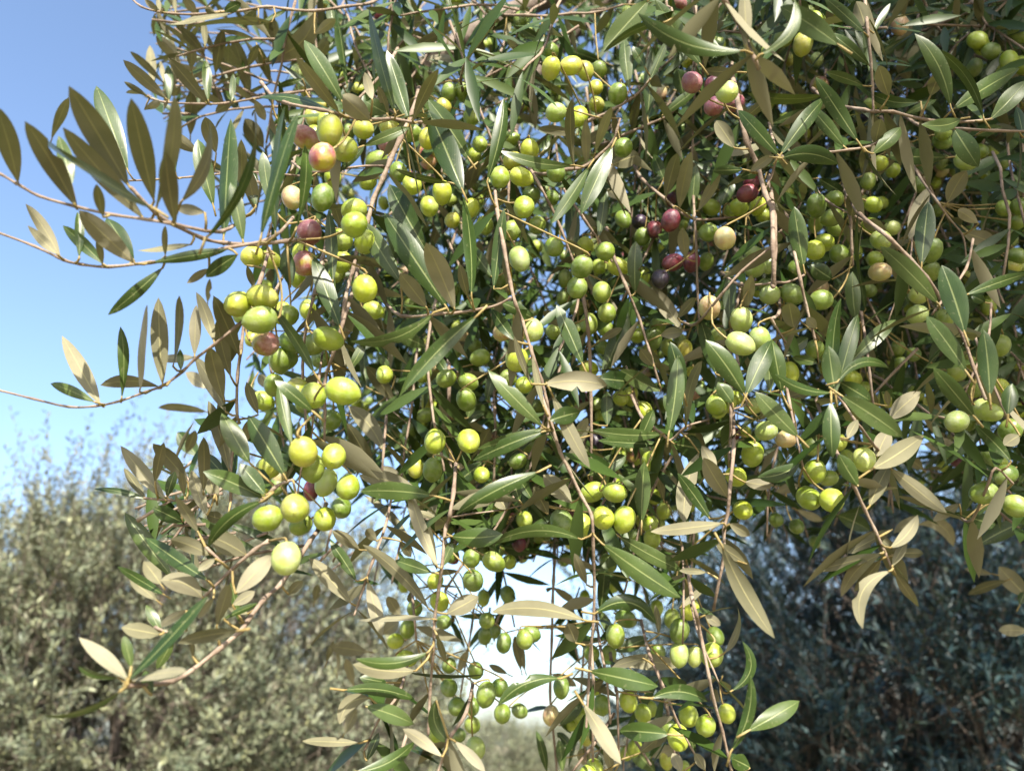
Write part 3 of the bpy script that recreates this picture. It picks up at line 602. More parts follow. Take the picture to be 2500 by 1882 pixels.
leaves(8, '''1322 512 1188 113 145 T @.5,1332 735 1098 408 115 T @.5,1378 995 1138 708 108 T @.5,1466 875 1430 488 115 T @.5,1572 985 1600 800 92 T @.51,1330 285 1690 160 72 T,562 845 600 308 90 T,580 835 702 398 95 T,640 692 922 430 92 T,
570 862 530 580 115 T @.52,580 792 882 712 62 T -.2 @.52,592 790 775 902 102 T @.53,548 852 218 745 62 T -.12 @.51,470 832 260 892 82 D,600 868 962 1112 125 T @.5,545 905 552 1235 104 T @.5,357 1112 105 848 118 T @.5,258 855 200 540 108 T @.57,
265 642 412 535 82 T,470 682 318 645 62 T,552 195 425 110 105 T,548 292 662 150 85 T,690 445 670 150 92 T,745 372 700 110 42 T,885 1010 1065 848 112 U,788 1292 1082 1100 125 U .05 @.5,810 1225 882 1070 102 U,768 1512 882 1270 95 U @.51,888 1290 1217 1552 95 U @.52,
1085 1152 1292 1172 104 U,1150 1095 1110 850 104 D,1590 1252 1380 1040 85 T,702 1395 590 1210 104 T,362 1255 118 1342 95 T -.1,210 1392 50 1360 72 U,220 1432 362 1390 62 U,578 1560 772 1652 104 T,1050 1562 910 1670 62 U,1140 722 1000 660 42 T,
350 1535 497 1597 52 U,880 930 865 840 36 D,1080 1300 980 1220 70 D,460 480 400 420 60 D,330 480 300 330 110 D,60 360 80 170 70 D,1440 330 1360 290 60 T,1000 260 900 120 60 D,640 1120 700 1010 60 U,1250 1550 1500 1620 110 T,1640 1100 1550 1160 80 U''')
leaves(9, '''1002 542 725 163 104 T,1212 562 845 308 95 T,955 642 683 478 62 T,912 675 750 545 62 U,935 582 833 448 92 U,1182 662 932 558 118 D .12,1222 412 988 318 92 D,1432 412 1215 300 130 D,1368 635 1582 408 118 U @.44,1390 805 1338 570 46 T,
1258 825 1332 580 82 D,1382 852 1033 920 84 D @.40,735 1145 1205 648 74 T .04 @.38,932 872 703 830 92 U,935 855 848 700 62 T,1082 730 918 830 56 D,742 1135 458 888 88 U @.38,755 1142 1085 1085 52 D @.39,695 1122 455 1060 36 T,705 1195 258 1342 38 T -.06 @.37,
882 1225 840 1080 62 T,1012 890 908 1072 64 T,762 1062 720 880 62 T,1300 782 1502 690 42 T,1440 752 1318 700 62 U,1252 432 1150 502 52 U,1120 1000 1110 880 30 D,1350 700 1480 620 70 U,1240 660 1150 780 50 D''')
leaves(10, '''1117 482 945 12 84 U @.51,982 422 680 60 48 U .08,1062 722 678 350 84 U @.53,612 692 368 428 94 U,708 560 792 882 84 U,1165 752 1352 650 112 U @.52,1062 972 638 1012 74 T -.13 @.49,988 1082 622 1045 98 U -.06 @.5,712 972 493 940 88 D,
470 1032 512 910 36 D,627 1172 580 1010 52 D,530 1100 532 980 22 D,1092 782 640 790 42 D,790 872 892 800 82 D,902 772 825 650 72 D,568 1195 982 1248 82 T -.08 @.5,698 1290 978 1392 104 T @.5,722 1240 545 1392 94 U .2,570 1452 642 1300 62 U,662 1502 328 1490 56 U,
638 1668 982 1490 82 T .12 @.48,702 1605 772 1440 52 T,1142 1582 913 1420 72 U @.48,1105 1252 1192 1502 84 T .18 @.5,1213 1490 1392 1668 62 U @.49,1110 872 1162 1030 42 D,1192 300 1492 290 122 T .05,1668 405 1383 350 92 T,1402 180 1280 250 90 T,1140 482 1202 340 62 T,
662 382 500 270 72 D,642 562 490 330 74 T,1082 512 868 440 84 T,1622 1082 1560 880 62 D,1522 1102 1410 1050 42 D,1230 1100 1290 960 50 D,400 680 420 580 50 D,820 1150 660 1120 70 T,1320 320 1250 200 70 D,900 330 960 420 60 D,1550 330 1450 200 80 T,760 330 700 260 60 D,
250 640 330 560 60 D''')
leaves(11, '''548 792 0 742 100 U .08 @.5,1338 355 1642 892 118 U .04 @.47,640 342 1098 657 135 T @.5,735 300 1105 502 95 T,880 368 1135 472 112 U,598 752 958 812 105 T -.24 @.5,632 742 660 470 74 T,620 722 706 892 62 T,563 1082 968 1172 122 T @.48,698 1032 1105 1050 95 U,
402 1128 38 1282 88 T .12 @.5,490 922 440 810 92 D,350 1102 492 1172 62 D,530 1272 752 1622 95 U @.48,398 1402 532 1250 92 T,1032 1452 743 1430 115 T @.5,928 1242 1255 1262 92 T -.14 @.5,1350 982 1432 720 42 D .1,1388 1202 1457 910 64 T .3,1388 1552 1502 1110 74 T .13 @.48,
1488 1432 1788 1258 112 T @.48,322 1670 260 1428 54 T,412 1670 390 1480 62 T,952 1670 800 1500 112 T,930 1582 1072 1530 72 D,1102 1670 1050 1560 72 U,560 1645 520 1530 82 D,642 1665 610 1560 50 T,972 872 950 700 42 U,718 972 912 890 82 T,1347 225 923 275 78 U @.51,
1482 462 1300 350 70 D,1252 512 1090 500 42 U,1090 722 1252 580 42 U,552 582 480 400 62 D,242 342 100 180 92 T,262 322 270 110 72 T,522 320 -10 352 84 T .1 @.52,172 1082 130 900 52 D,1502 1645 1395 1590 102 T,1182 1565 1150 1430 42 T,
1380 230 1500 300 70 D,880 1010 700 1060 60 D,470 1540 380 1440 60 T,1240 760 1330 820 60 U,820 560 680 520 60 T,860 1560 960 1480 60 D,1240 1660 1180 1560 60 U,700 1680 660 1480 60 D''')
leaves(12, '''888 368 1047 178 74 U .1 @.49,900 475 982 328 54 U,895 500 728 838 90 U .26 @.48,842 402 603 652 84 D .1,832 402 438 502 74 D,835 435 678 622 72 D,918 520 1052 712 62 D,1050 235 1255 362 84 D -.25,900 262 640 400 84 D,930 402 1082 400 62 D,1690 850 1518 850 72 U,
1690 660 1518 478 112 U,1400 352 1690 210 104 T,1290 112 1138 212 62 D,820 300 900 380 50 U,1560 560 1340 640 60 D,1480 520 1320 490 50 D,1640 700 1690 600 60 T''')

olives(2, '''488 762 75 85 y,345 800 76 66 p,445 915 80 80 p,578 870 76 72 y,395 680 52 66 y,682 752 66 56 y,840 745 60 50 y,965 775 60 52 d,1062 805 55 62 y,1150 620 46 62 y,1180 540 46 50 d,1255 535 46 46 d,1310 682 50 53 d,595 765 40 55 d,650 520 40 36 y,440 615 50 40 y,
445 1150 66 75 d,505 1035 50 55 g,630 1220 75 64 g,630 1305 76 76 g,370 1350 70 75 m,555 1395 66 70 g,695 1405 66 72 g,345 1530 70 76 p,315 1470 46 62 g,560 1525 57 62 g,885 1000 53 60 d,965 1075 58 58 g,1140 1120 58 58 g,760 930 60 52 d,710 1060 50 46 g,800 1180 32 32 g,820 850 50 42 p,
1200 1280 46 50 y,1065 1200 55 60 g,1475 1030 58 68 g,1550 935 58 52 y,1600 1030 66 56 g,1615 1205 62 62 g,1545 1340 53 60 d,1590 1505 62 76 l,1310 1210 50 60 g,1390 1310 50 60 d,1330 900 40 46 g,1360 840 46 46 d,1540 800 50 42 d,270 1150 60 76 o,40 1490 70 62 y,140 1510 60 52 y,300 1620 46 50 g''')
olives(3, '''375 655 62 56 l,505 680 54 66 g,340 300 50 50 d,345 400 56 60 y,460 385 66 54 y,545 415 50 56 y,625 405 46 50 d,605 510 42 50 y,733 545 54 54 d,610 610 46 50 y,765 858 56 56 d,980 545 40 50 o,1165 480 60 60 m,1290 495 50 56 v,1368 535 62 62 l,1290 620 56 60 m,1410 600 60 52 m,
1085 20 52 42 m,1010 215 60 48 b,1145 355 42 46 y,220 870 52 52 g,315 985 44 46 g,375 1005 56 56 d,265 1310 52 56 d,365 1435 56 60 d,545 1430 50 60 g,525 1550 62 62 d,625 1550 46 50 g,735 1550 56 52 g,660 1460 56 56 d,765 1275 46 52 d,860 1290 46 44 b,945 1335 46 56 v,1040 1280 56 56 v,1045 1160 42 46 v,
875 1375 46 50 d,910 1425 42 42 d,990 1440 32 36 g,1110 1310 32 36 g,1050 1525 56 52 v,980 1620 56 54 b,1275 1205 54 48 g,1435 1205 66 50 g,1545 1200 46 46 g,1575 1250 42 42 g,1260 1350 54 56 d,1355 1385 62 70 o,1525 1480 54 52 l,1530 1560 68 54 l,1610 1540 46 56 l,1485 1125 56 52 v,1510 1060 46 42 v,
1245 1520 42 46 d,230 1130 52 52 d,350 1150 42 52 d,120 810 46 46 d,1160 1525 50 50 v,430 1620 42 50 d''')
olives(4, '''825 948 52 44 g,900 990 42 46 g,760 1055 44 56 d,460 1195 54 56 d,560 1160 52 52 d,550 1265 56 52 d,575 1325 66 48 d,455 1300 46 44 d,790 1190 52 46 g,830 1180 42 38 g,720 1180 42 46 d,770 1310 56 46 g,900 1325 46 42 l,835 1395 58 56 l,450 1455 56 56 g,505 1410 56 54 g,590 1475 56 56 d,800 1505 46 46 g,830 1580 58 56 o,
1130 1455 56 56 d,1120 1575 52 52 d,1160 1220 38 50 d,1330 935 56 52 l,1475 880 44 36 g,1410 880 42 42 d,1535 950 46 38 d,1430 1015 42 32 g,1195 770 46 60 d,1120 845 32 32 g,780 610 42 38 g,1645 1300 56 48 d,1620 1490 50 50 d,1640 1545 50 50 d,1640 1200 50 50 d,1550 1210 46 50 d,340 1560 46 50 d,1060 1070 42 50 d,1190 820 50 46 d''')
olives(5, '''1380 340 78 76 y,1525 300 86 76 y,1510 430 86 78 d,1400 410 48 44 d,1542 570 80 72 p,1465 540 44 56 y,1635 390 52 52 g,1625 670 62 62 d,1560 1290 72 62 y,1555 1580 90 78 g,1590 810 56 60 d''')
olives(6, '''690 250 74 74 g,740 375 66 52 g,478 540 80 70 g,400 570 70 66 d,265 560 70 62 d,225 665 66 62 d,435 655 56 60 d,245 405 64 62 d,565 845 95 82 g,395 870 76 74 g,300 840 70 70 y,100 900 76 54 g,340 925 66 50 d,495 1010 60 60 d,335 1195 82 82 y,510 1225 72 72 g,385 1290 70 80 d,465 1375 64 76 l,595 1400 66 82 g,115 1290 56 60 y,
380 1420 46 60 v,285 1525 86 82 y,460 1585 64 74 g,320 1620 66 60 d,555 1520 60 60 d,540 1145 42 38 g,645 915 32 36 g,805 750 52 50 g,1098 1135 64 70 g,1295 1135 66 70 g,985 1290 46 60 y,1085 1300 60 76 d,1280 895 56 60 d,1360 650 56 50 d,1575 665 66 66 g,1520 775 50 50 d,1615 810 50 50 g,1490 500 56 60 o,
1030 740 50 56 d,1165 770 56 52 d,1290 790 56 52 d,1370 1330 46 50 g,1110 640 32 36 d,1000 620 32 40 d,1330 580 42 42 d,1040 985 50 42 d,1210 620 42 46 d,360 370 50 60 g,1640 1170 46 38 d,1580 1250 50 46 d,1620 1590 46 50 g''')
olives(7, '''498 245 58 72 d,430 205 42 52 d,640 270 56 64 d,420 305 44 42 d,670 390 54 60 d,500 365 46 42 d,565 455 52 60 d,660 480 46 46 d,1265 360 62 62 o,1450 435 62 66 l,1315 520 46 46 l,1445 570 70 66 l,1555 545 64 66 l,1120 600 46 52 y,1160 740 42 46 y,1135 805 32 46 g,235 490 66 72 l,145 665 66 70 l,185 805 46 50 g,95 775 50 50 g,
360 500 46 50 d,500 490 46 50 d,565 715 60 50 g,645 590 44 46 d,965 465 46 46 d,850 520 50 46 g,940 540 50 50 d,750 885 44 46 g,810 855 42 42 g,885 960 50 56 g,610 920 42 46 d,640 990 42 46 g,265 930 42 42 d,1310 925 62 66 g,1420 885 42 46 g,1525 930 56 48 l,1595 1075 66 58 l,1515 1210 62 66 g,1420 1340 58 62 g,1460 1535 54 54 g,
1470 1080 38 38 g,1310 1070 42 50 d,1400 1090 42 46 v,585 1430 64 58 g,715 1430 66 60 g,650 1580 66 66 g,770 1590 66 74 g,530 1620 54 64 g,410 1610 66 74 d,430 1390 46 42 d,930 1200 38 38 g,1000 1540 42 46 g,975 1610 36 40 g,920 1570 32 42 d,225 1160 46 42 d,300 1200 46 42 d,145 1265 38 38 g,755 1235 38 38 g,370 1260 32 32 g''')
olives(8, '''190 285 68 56 l,320 280 64 56 d,165 230 50 42 d,480 245 56 42 o,487 315 64 60 d,765 260 42 46 d,1050 290 52 48 l,1045 400 66 54 l,1200 430 52 60 d,450 600 52 54 d,670 770 56 44 g,740 830 42 42 g,305 740 52 60 g,875 895 56 48 y,1455 955 74 66 l,1275 1020 76 60 l,1585 1070 64 64 d,1555 1330 66 58 d,1430 1435 72 66 d,1615 1510 72 64 d,
285 1120 62 54 o,430 1160 52 60 d,580 1140 52 52 g,735 1240 66 66 l,640 1230 42 46 g,450 1310 66 70 g,530 1350 52 46 d,415 1465 66 68 g,548 1478 68 72 g,1530 580 52 60 d,1530 820 46 56 g,1270 740 52 46 d,1385 830 46 46 d,1400 445 36 36 d,930 600 42 42 d,1020 630 42 42 d,940 680 42 42 d,1640 130 46 42 d,225 1590 42 42 d,345 1630 42 44 d,700 980 38 42 d,
1340 1190 28 28 v,1270 1250 32 32 v,1490 355 32 28 v,660 620 42 38 g''')
olives(10, '''235 430 86 92 l,1100 560 48 52 g,1125 680 52 56 g,1320 560 58 60 d,1440 450 60 56 d,1310 430 50 56 d,870 910 50 44 g,935 1010 58 46 g,1180 1180 50 52 d,1475 1180 50 52 d,1395 1220 56 62 d,1225 1290 50 52 d,1315 1290 44 50 d,1315 1395 46 50 d,1240 1455 38 42 d,1105 1440 48 56 g,1335 1530 54 62 l,1490 1330 50 54 d,1590 1315 46 42 d,1335 1080 46 50 d,
1500 920 44 56 d,1400 790 46 46 d,1530 450 42 46 g,1380 660 38 50 g,1610 200 42 50 g,1390 880 42 42 d,1620 900 50 60 d,980 720 46 46 d,1150 800 46 42 d,940 840 46 50 d,1180 1050 42 46 d''')
olives(11, '''1090 990 56 62 l,1180 1000 46 66 l,1280 990 64 72 g,1300 885 50 50 d,1150 725 56 60 g,1090 850 56 56 d,795 1260 54 58 g,880 1330 50 56 g,920 1300 42 50 g,1145 1345 56 56 g,1245 1400 58 62 g,1085 1470 62 66 g,1365 1330 50 66 g,345 1340 48 56 o,405 1180 48 56 d,230 870 60 48 d,70 930 42 50 d,720 880 54 66 d,680 990 46 50 d,965 970 46 42 d,
835 300 46 42 d,780 780 56 52 d,580 980 46 50 d,640 1280 50 56 d,780 1560 38 42 g,540 650 32 50 g,700 600 36 32 g,1050 780 50 50 d,960 720 38 46 g''')

def nearest_px(u, v, lim=60):
    d = np.hypot(BP[:, 0] - u, BP[:, 1] - v); k = int(d.argmin())
    return (k, d[k]) if d[k] < lim else (None, d[k])

# --- leaves: a pixel gives the direction, the depth comes from the twig it grows on
LREC = []
for (bu, bv), (tu, tv), w, k, bend, dep in LV:
    nb, dist = nearest_px(bu, bv)
    if dep is None:
        if nb is not None: dep = float(BP[nb, 2]) + random.uniform(-.012, .012)
        else:
            plen = math.hypot(tu - bu, tv - bv)
            dep = min(0.95, max(0.55, 0.058 * FPX / plen))
    p0 = P(bu, bv, dep); pt = P(tu, tv, dep)
    vis = (pt - p0).length
    mid = (p0 + pt) / 2
    tocam = (CAMP - mid).normalized()
    # out-of-plane tilt: lit faces turn to the sun, shaded undersides turn to the ground
    tilt = R(random.uniform(32, 46)) if k == 'D' else R(random.uniform(4, 24))
    best = None
    for s in (1, -1):
        tip = P(tu, tv, dep - s * math.tan(tilt) * vis)
        a = (tip - p0).normalized(); n = (tocam - a * tocam.dot(a)).normalized()
        sc = n.dot(sun_dir) * (-1 if k == 'D' else 1) + random.uniform(-.15, .15)
        if best is None or sc > best[0]: best = (sc, tip, a, n)
    _, tip, a, n = best
    L = (tip - p0).length
    vw = w * dep / FPX
    vw *= .93
    rw = max(vw, 0.155 * L)
    roll = math.acos(max(0.3, min(1, vw / rw))) * random.choice((-1, 1))
    n = Matrix.Rotation(roll, 3, a) @ n
    x = n.cross(a)
    up = n if k in 'TY' else -n
    # image-plane bend
    du, dv = tu - bu, tv - bv
    pc = P((bu + tu) / 2 - dv * bend * 2, (bv + tv) / 2 + du * bend * 2, proj((p0 + tip) / 2)[2])
    ctrl = pc + up * L * random.uniform(-.06, .16) * (1 if k != 'D' else 0.6) + Vector((0, 0, 1)) * L * 0.02
    ctrl += a.cross(tocam) * L * random.uniform(-.05, .05)
    m = MB()
    yl = k == 'Y'
    notch = None
    if abs(bu - 185) < 1.5 and abs(bv - 504.5) < 1.5: notch = (.52, .72, -1.0)
    elif random.random() < .05: q_ = random.uniform(.35, .7); notch = (q_, q_ + .12, random.choice((-1.0, 1.0)))
    m.leaf(p0, tip, ctrl, up, rw, rnd=min(1, max(0, random.gauss(.5, .24))), fold=random.uniform(.05, .25), curl=random.uniform(-.25, -.05), twist=random.uniform(-1.0, 1.0), wave=random.uniform(0, .05), mi=0, notch=notch, nl=12)
    area = math.hypot(du, dv) * w * (1 if -50 < (bu + tu) / 2 < 2550 and -50 < (bv + tv) / 2 < 1930 else 0.01)
    # petiole to the twig
    d3 = np.linalg.norm(BP3 - np.array(p0), axis=1); k3 = int(d3.argmin())
    bi = int(BP[k3, 3])
    if d3[k3] < 0.03 and d3[k3] > 0.0008:
        BR[bi]['mb'].tube([Vector(BP3[k3]), (Vector(BP3[k3]) + p0) / 2 - (tip - p0) * 0.03, p0, p0 + (ctrl - p0) * 0.08], [.0009, .0008, .0007, .0005], 5, mi=1)
    else:
        m.tube([p0 - a * 0.009, p0, p0 + (ctrl - p0) * 0.10], [.0008, .0008, .0004], 5, mi=1)
    LREC.append((area, m, bi, yl))

FT = MB()
# --- olives: depth from the usual size of the fruit, about 19 mm
OREC = []
def olive_mesh(i):
    r = random.Random(100 + i)
    nlat, nlon = 10, 16
    el = 1.10 + 0.045 * i; sh = r.uniform(-.05, .07); pt = r.uniform(0.03, .09)
    V = []; F = []
    for a in range(nlat + 1):
        th = math.pi * a / nlat
        for b in range(nlon):
            ph = 2 * math.pi * b / nlon
            rr = math.sin(th) ** 0.97 * (1 + sh * math.cos(th) + 0.03 * math.sin(2 * ph + i) + 0.018 * math.sin(3 * ph + 2 * i + th))
            z = math.cos(th) * el - (pt if a == nlat else 0)
            if a == 0: z -= 0.05
            V.append((rr * math.cos(ph), rr * math.sin(ph), z))
    for a in range(nlat):
        for b in range(nlon):
            c = (b + 1) % nlon
            F.append((a * nlon + b, (a + 1) * nlon + b, (a + 1) * nlon + c, a * nlon + c))
    me = bpy.data.meshes.new('olive')
    me.from_pydata(V, [], F); me.validate(); me.update()
    me.polygons.foreach_set('use_smooth', [True] * len(me.polygons))
    return me
OMESH = {}
def olive_me(i, c):
    if (i, c) not in OMESH:
        if ('b', i) not in OMESH: OMESH[('b', i)] = olive_mesh(i)
        me = OMESH[('b', i)].copy(); me.name = 'olive'; me.materials.append(OM[c]); OMESH[(i, c)] = me
    return OMESH[(i, c)]
placed = []
for (u, v), a, b, c in OL:
    r_px = min(a, b); asp = max(a, b) / r_px
    real = 0.0085 * (1.0 if r_px > 20 else 0.94)
    dep = real * FPX / r_px
    ctr = P(u, v, dep)
    # push apart fruit that would overlap
    for q, qr in placed:
        dd = ctr - q
        if dd.length < 1.8 * real:
            for _ in range(30):
                dep += 0.0025; ctr = P(u, v, dep)
                if (ctr - q).length >= 1.85 * real: break
    rr = 1.01 * r_px * dep / FPX
    placed.append((ctr, rr))
    # hang axis
    ax = Vector((random.uniform(-.35, .35), random.uniform(-.35, .35), 1.0))
    if a > b * 1.06: ax = Vector((random.choice((-1, 1)) * 1.0, random.uniform(-.3, .3), random.uniform(.25, .6)))
    elif abs(a - b) < 2: ax = Vector((random.uniform(-.3, .3), random.uniform(.5, 1.2) * random.choice((-1, 1, 1)), random.uniform(.5, 1)))
    ax.normalize()
    d3 = np.linalg.norm(BP3 - np.array(ctr + ax * rr * 0.8 + Vector((0, 0, .02))), axis=1); k3 = int(d3.argmin())
    OREC.append((rr * rr / dep / dep * 1e6, ctr, rr, ax, c, int(BP[k3, 3]), Vector(BP3[k3]), float(d3[k3])))
    top = ctr + ax * rr * 1.0
    br = BR[int(BP[k3, 3])]['mb']
    tgt = Vector(BP3[k3])
    if d3[k3] > 0.11:
        br = FT
        tgt = top + Vector((random.uniform(-.01, .01), random.uniform(0, .015), random.uniform(.02, .04)))
    mid = top.lerp(tgt, 0.5) + ax * 0.006 + Vector((0, 0.004, -0.002))
    br.tube(smooth_path([top - ax * rr * 0.1, top + ax * 0.004, mid, tgt]), .0008, 5, mi=1)
    br.tube([top - ax * rr * .08, top + ax * .0015], [.0016, .0010], 6, mi=1)

# --- limbs and trunk
def limb(name, pts, rads, m=M_LIMB, seg=12):
    b = MB(); pp = smooth_path(pts); n = len(pp)
    rad = np.interp(np.linspace(0, len(rads) - 1, n), range(len(rads)), rads)
    rad = [r * (1 + .07 * math.sin(i * 2.3)) for i, r in enumerate(rad)]
    b.tube(pp, rad, seg); return b.build(name, [m], TREE)
tb = Vector((2.1, 1.2, 0))
limb('trunk', [tb + Vector((0, 0, -.1)), tb + Vector((.05, 0, .3)), tb + Vector((-.05, .04, .8)), tb + Vector((0.02, .02, 1.35))], [.26, .19, .16, .15], M_TRUNK, 16)
fork = tb + Vector((0.02, .02, 1.3))
limb('limb', [fork, Vector((1.6, 1.25, 1.9)), P(2050, -420, 1.6), P(1620, -140, 1.5), P(1320, 0, 1.42), P(1200, 55, 1.38), P(1090, 120, 1.34), P(1020, 180, 1.32), P(950, 330, 1.3)], [.10, .08, .05, .03, .020, .018, .016, .012, .006])
limb('limb', [P(1620, -140, 1.5), P(1450, 20, 1.45), P(1370, 110, 1.42), P(1300, 190, 1.40), P(1250, 320, 1.36), P(1225, 480, 1.3)], [.022, .018, .016, .014, .010, .006])
limb('limb', [fork, Vector((1.45, 1.2, 2.0)), P(2000, -200, 1.35), P(1845, 70, 1.25), P(1895, 150, 1.22), P(1935, 240, 1.2), P(1945, 300, 1.2), P(1930, 480, 1.15)], [.09, .06, .03, .014, .012, .012, .010, .006])
limb('limb', [fork, Vector((1.7, .7, 2.2)), Vector((1.5, .2, 2.9)), Vector((1.1, -.3, 3.3))], [.10, .07, .045, .015])
limb('limb', [fork, Vector((2.1, 1.3, 2.3)), Vector((2.5, 1.1, 3.1)), Vector((2.6, .8, 3.8))], [.10, .07, .045, .015])
limb('limb', [fork, Vector((1.3, 1.6, 2.2)), Vector((.7, 1.9, 2.9)), Vector((.2, 2.0, 3.2))], [.09, .06, .035, .012])

# --- branch objects with their leaves and olives (largest 300 of each singly, the rest joined)
for b in BR: b['o'] = b['mb'].build('branch', [M_TWIG, M_STALK], TREE)
LREC.sort(key=lambda r: -r[0])
rest = MB()
for i, (area, m, bi, yl) in enumerate(LREC):
    if i < 300 or yl: m.build('leaf', [M_YLEAF if yl else M_LEAF, M_STALK], BR[bi]['o'])
    else:
        o = len(rest.v); fo = len(rest.f)
        rest.v += m.v; rest.f += [tuple(q + o for q in f) for f in m.f]; rest.mi += m.mi; rest.rnd += m.rnd
        rest.uv += [(fi + fo, q) for fi, q in m.uv]
rest.build('small_leaves', [M_LEAF, M_STALK], TREE)['kind'] = 'stuff'
OREC.sort(key=lambda r: -r[0])
fruit_rest = []
for i, (s_, ctr, rr, ax, c, bi, tg, dd) in enumerate(OREC):
    if i < 300:
        o = link('olive', olive_me(random.randrange(6), c), BR[bi]['o'])
        q = ax.to_track_quat('Z', 'Y')
        o.rotation_mode = 'QUATERNION'; o.rotation_quaternion = q @ Matrix.Rotation(random.uniform(0, 6.28), 3, 'Z').to_quaternion()
        o.location = ctr; o.scale = (rr, rr, rr)
    else: fruit_rest.append((ctr, rr, ax, c))

# --- procedural fill: twigs, leaves and fruit deeper in the crown
def inside(poly, u, v):
    c = np.zeros(len(u), bool); n = len(poly)
    for i in range(n):
        x1, y1 = poly[i]; x2, y2 = poly[(i + 1) % n]
        k = ((y1 > v) != (y2 > v)) & (u < (x2 - x1) * (v - y1) / (y2 - y1 + 1e-9) + x1)
        c ^= k
    return c
FB, FA, FN, FL, FW, FR = [], [], [], [], [], []
FO = []
def fill(poly, count, dr, dirv, spread, length, keep=1.0, olive_p=0.1, leaf_len=(.042, .066), upb=0.0, tint=0.0, step=.017, face=.95):
    us = [p[0] for p in poly]; vs = [p[1] for p in poly]
    done = 0
    while done < count:
        u = random.uniform(min(us) - 60, max(us) + 60); v = random.uniform(min(vs) - 120, max(vs))
        if not inside(poly, np.array([u]), np.array([min(max(v, min(vs)), max(vs))]))[0]: continue
        done += 1
        d = random.uniform(*dr); p = P(u, v, d)
        dv = (Vector(dirv) + Vector((random.gauss(0, spread), random.gauss(0, spread), random.gauss(0, spread)))).normalized()
        L = random.uniform(*length); n = int(L / step)
        pts = []; q = p.copy()
        side = dv.orthogonal().normalized()
        bl, al = [], []
        for i in range(n):
            pts.append(q.copy())
            dv = (dv + Vector((random.gauss(0, .08), random.gauss(0, .08), random.gauss(-.03, .06)))).normalized()
            q = q + dv * step
            side = Matrix.Rotation(R(90) + random.uniform(-.5, .5), 3, dv) @ side
            side = (side - dv * side.dot(dv)).normalized()
            if random.random() > keep: continue
            for s in (1, -1):
                if random.random() < .15: continue
                a = (dv * random.uniform(.45, 1.1) + side * s * random.uniform(.6, 1.0) + Vector((0, 0, upb)) + Vector((random.gauss(0, .2), random.gauss(0, .2), random.gauss(0, .2)))).normalized()
                nr = (Vector((0, -.25 - face, .75)) + dv * .3 - side * s * .4 + Vector((random.gauss(0, .5), random.gauss(0, .5), random.gauss(0, .5)))).normalized()
                FB.append(tuple(q)); FA.append(tuple(a)); FN.append(tuple(nr))
                l = random.uniform(*leaf_len); FL.append(l); FW.append(l * random.uniform(.14, .19)); FR.append(min(1, max(0, random.gauss(.45 + tint, .25))))
            if random.random() < olive_p:
                for _ in range(random.choice((1, 1, 2, 3))):
                    o = q + Vector((random.gauss(0, .012), random.gauss(0, .012), -random.uniform(.012, .035)))
                    pu = proj(o)
                    if inside(poly, np.array([pu[0]]), np.array([pu[1]]))[0]:
                        FO.append((o, random.uniform(.0080, .0094), Vector((random.gauss(0, .35), random.gauss(0, .35), 1)).normalized(), random.choices('gdylopvb', (4, 8, 1, 1, .5, .3, .6, .3))[0]))
                        FT.tube([q, q.lerp(o, .5) + Vector((.002, .002, .002)), o + Vector((0, 0, .007))], .0007, 4)
        pp = [proj(x) for x in pts]
        ok = inside(poly, np.array([x[0] for x in pp]), np.array([x[1] for x in pp]))
        kk = [x for x, o_ in zip(pts, ok) if o_]
        if len(kk) > 2: FT.tube(kk[::2] + [kk[-1]], [.0016 - .001 * i / len(kk) for i in range(len(kk[::2]) + 1)], 5)
    return
POLYS = []
def run(poly, *a, **k):
    s = len(FB); fill(poly, *a, **k)
    b = np.array(FB[s:]); t = b + np.array(FA[s:]) * np.array(FL[s:])[:, None]
    ok = np.ones(len(b), bool)
    for x in (b, (b + t) / 2, t):
        u, v, d = proj_np(x); ok &= inside(poly, u, v) & (d > .3)
    for lst in (FB, FA, FN, FL, FW, FR):
        lst[s:] = [q for q, o in zip(lst[s:], ok) if o]
DENSE = [(640, -150), (2700, -150), (2700, 1340), (2300, 1290), (2120, 1240), (1980, 1330), (1750, 1330), (1660, 1480), (1520, 1520), (1450, 1420), (1400, 1340), (1250, 1380), (1090, 1360), (1000, 1280), (860, 1240), (740, 1230), (640, 1230), (600, 1000), (590, 800), (640, 560), (640, 300)]
CORE = [(760, -100), (2700, -100), (2700, 1200), (2000, 1200), (1700, 1250), (1500, 1350), (1100, 1300), (900, 1150), (760, 1100), (740, 700), (800, 400)]
RIGHT = [(1450, -150), (2750, -150), (2750, 1150), (2250, 1050), (1950, 900), (1750, 600), (1550, 300)]
TOPL = [(370, -60), (760, -60), (760, 560), (620, 640), (520, 560), (500, 430), (420, 330), (340, 240), (360, 120)]
LOWC = [(1430, 1480), (1690, 1450), (1680, 1900), (1300, 1900), (1420, 1700)]
LOWL = [(900, 1640), (1030, 1620), (1060, 1900), (880, 1900)]
CENT = [(1000, 900), (1650, 900), (1640, 1350), (1400, 1380), (1100, 1360), (960, 1250)]
run(DENSE, 250, (.92, 1.35), (-.15, -.1, -.9), .35, (.14, .30), olive_p=.09)
run(DENSE, 65, (.74, .95), (-.15, -.1, -.9), .35, (.12, .24), olive_p=.03, leaf_len=(.045, .07))
run(CORE, 290, (1.25, 2.0), (-.3, 0, -.6), .5, (.2, .4), olive_p=.06)
run(RIGHT, 150, (.85, 1.4), (-.5, -.1, -.5), .5, (.14, .32), olive_p=.07, tint=-.15)  # tint darkens leaf colour here, painting in the upper-right shade
run(RIGHT, 210, (1.3, 2.3), (-.4, 0, -.4), .6, (.2, .45), olive_p=.05)
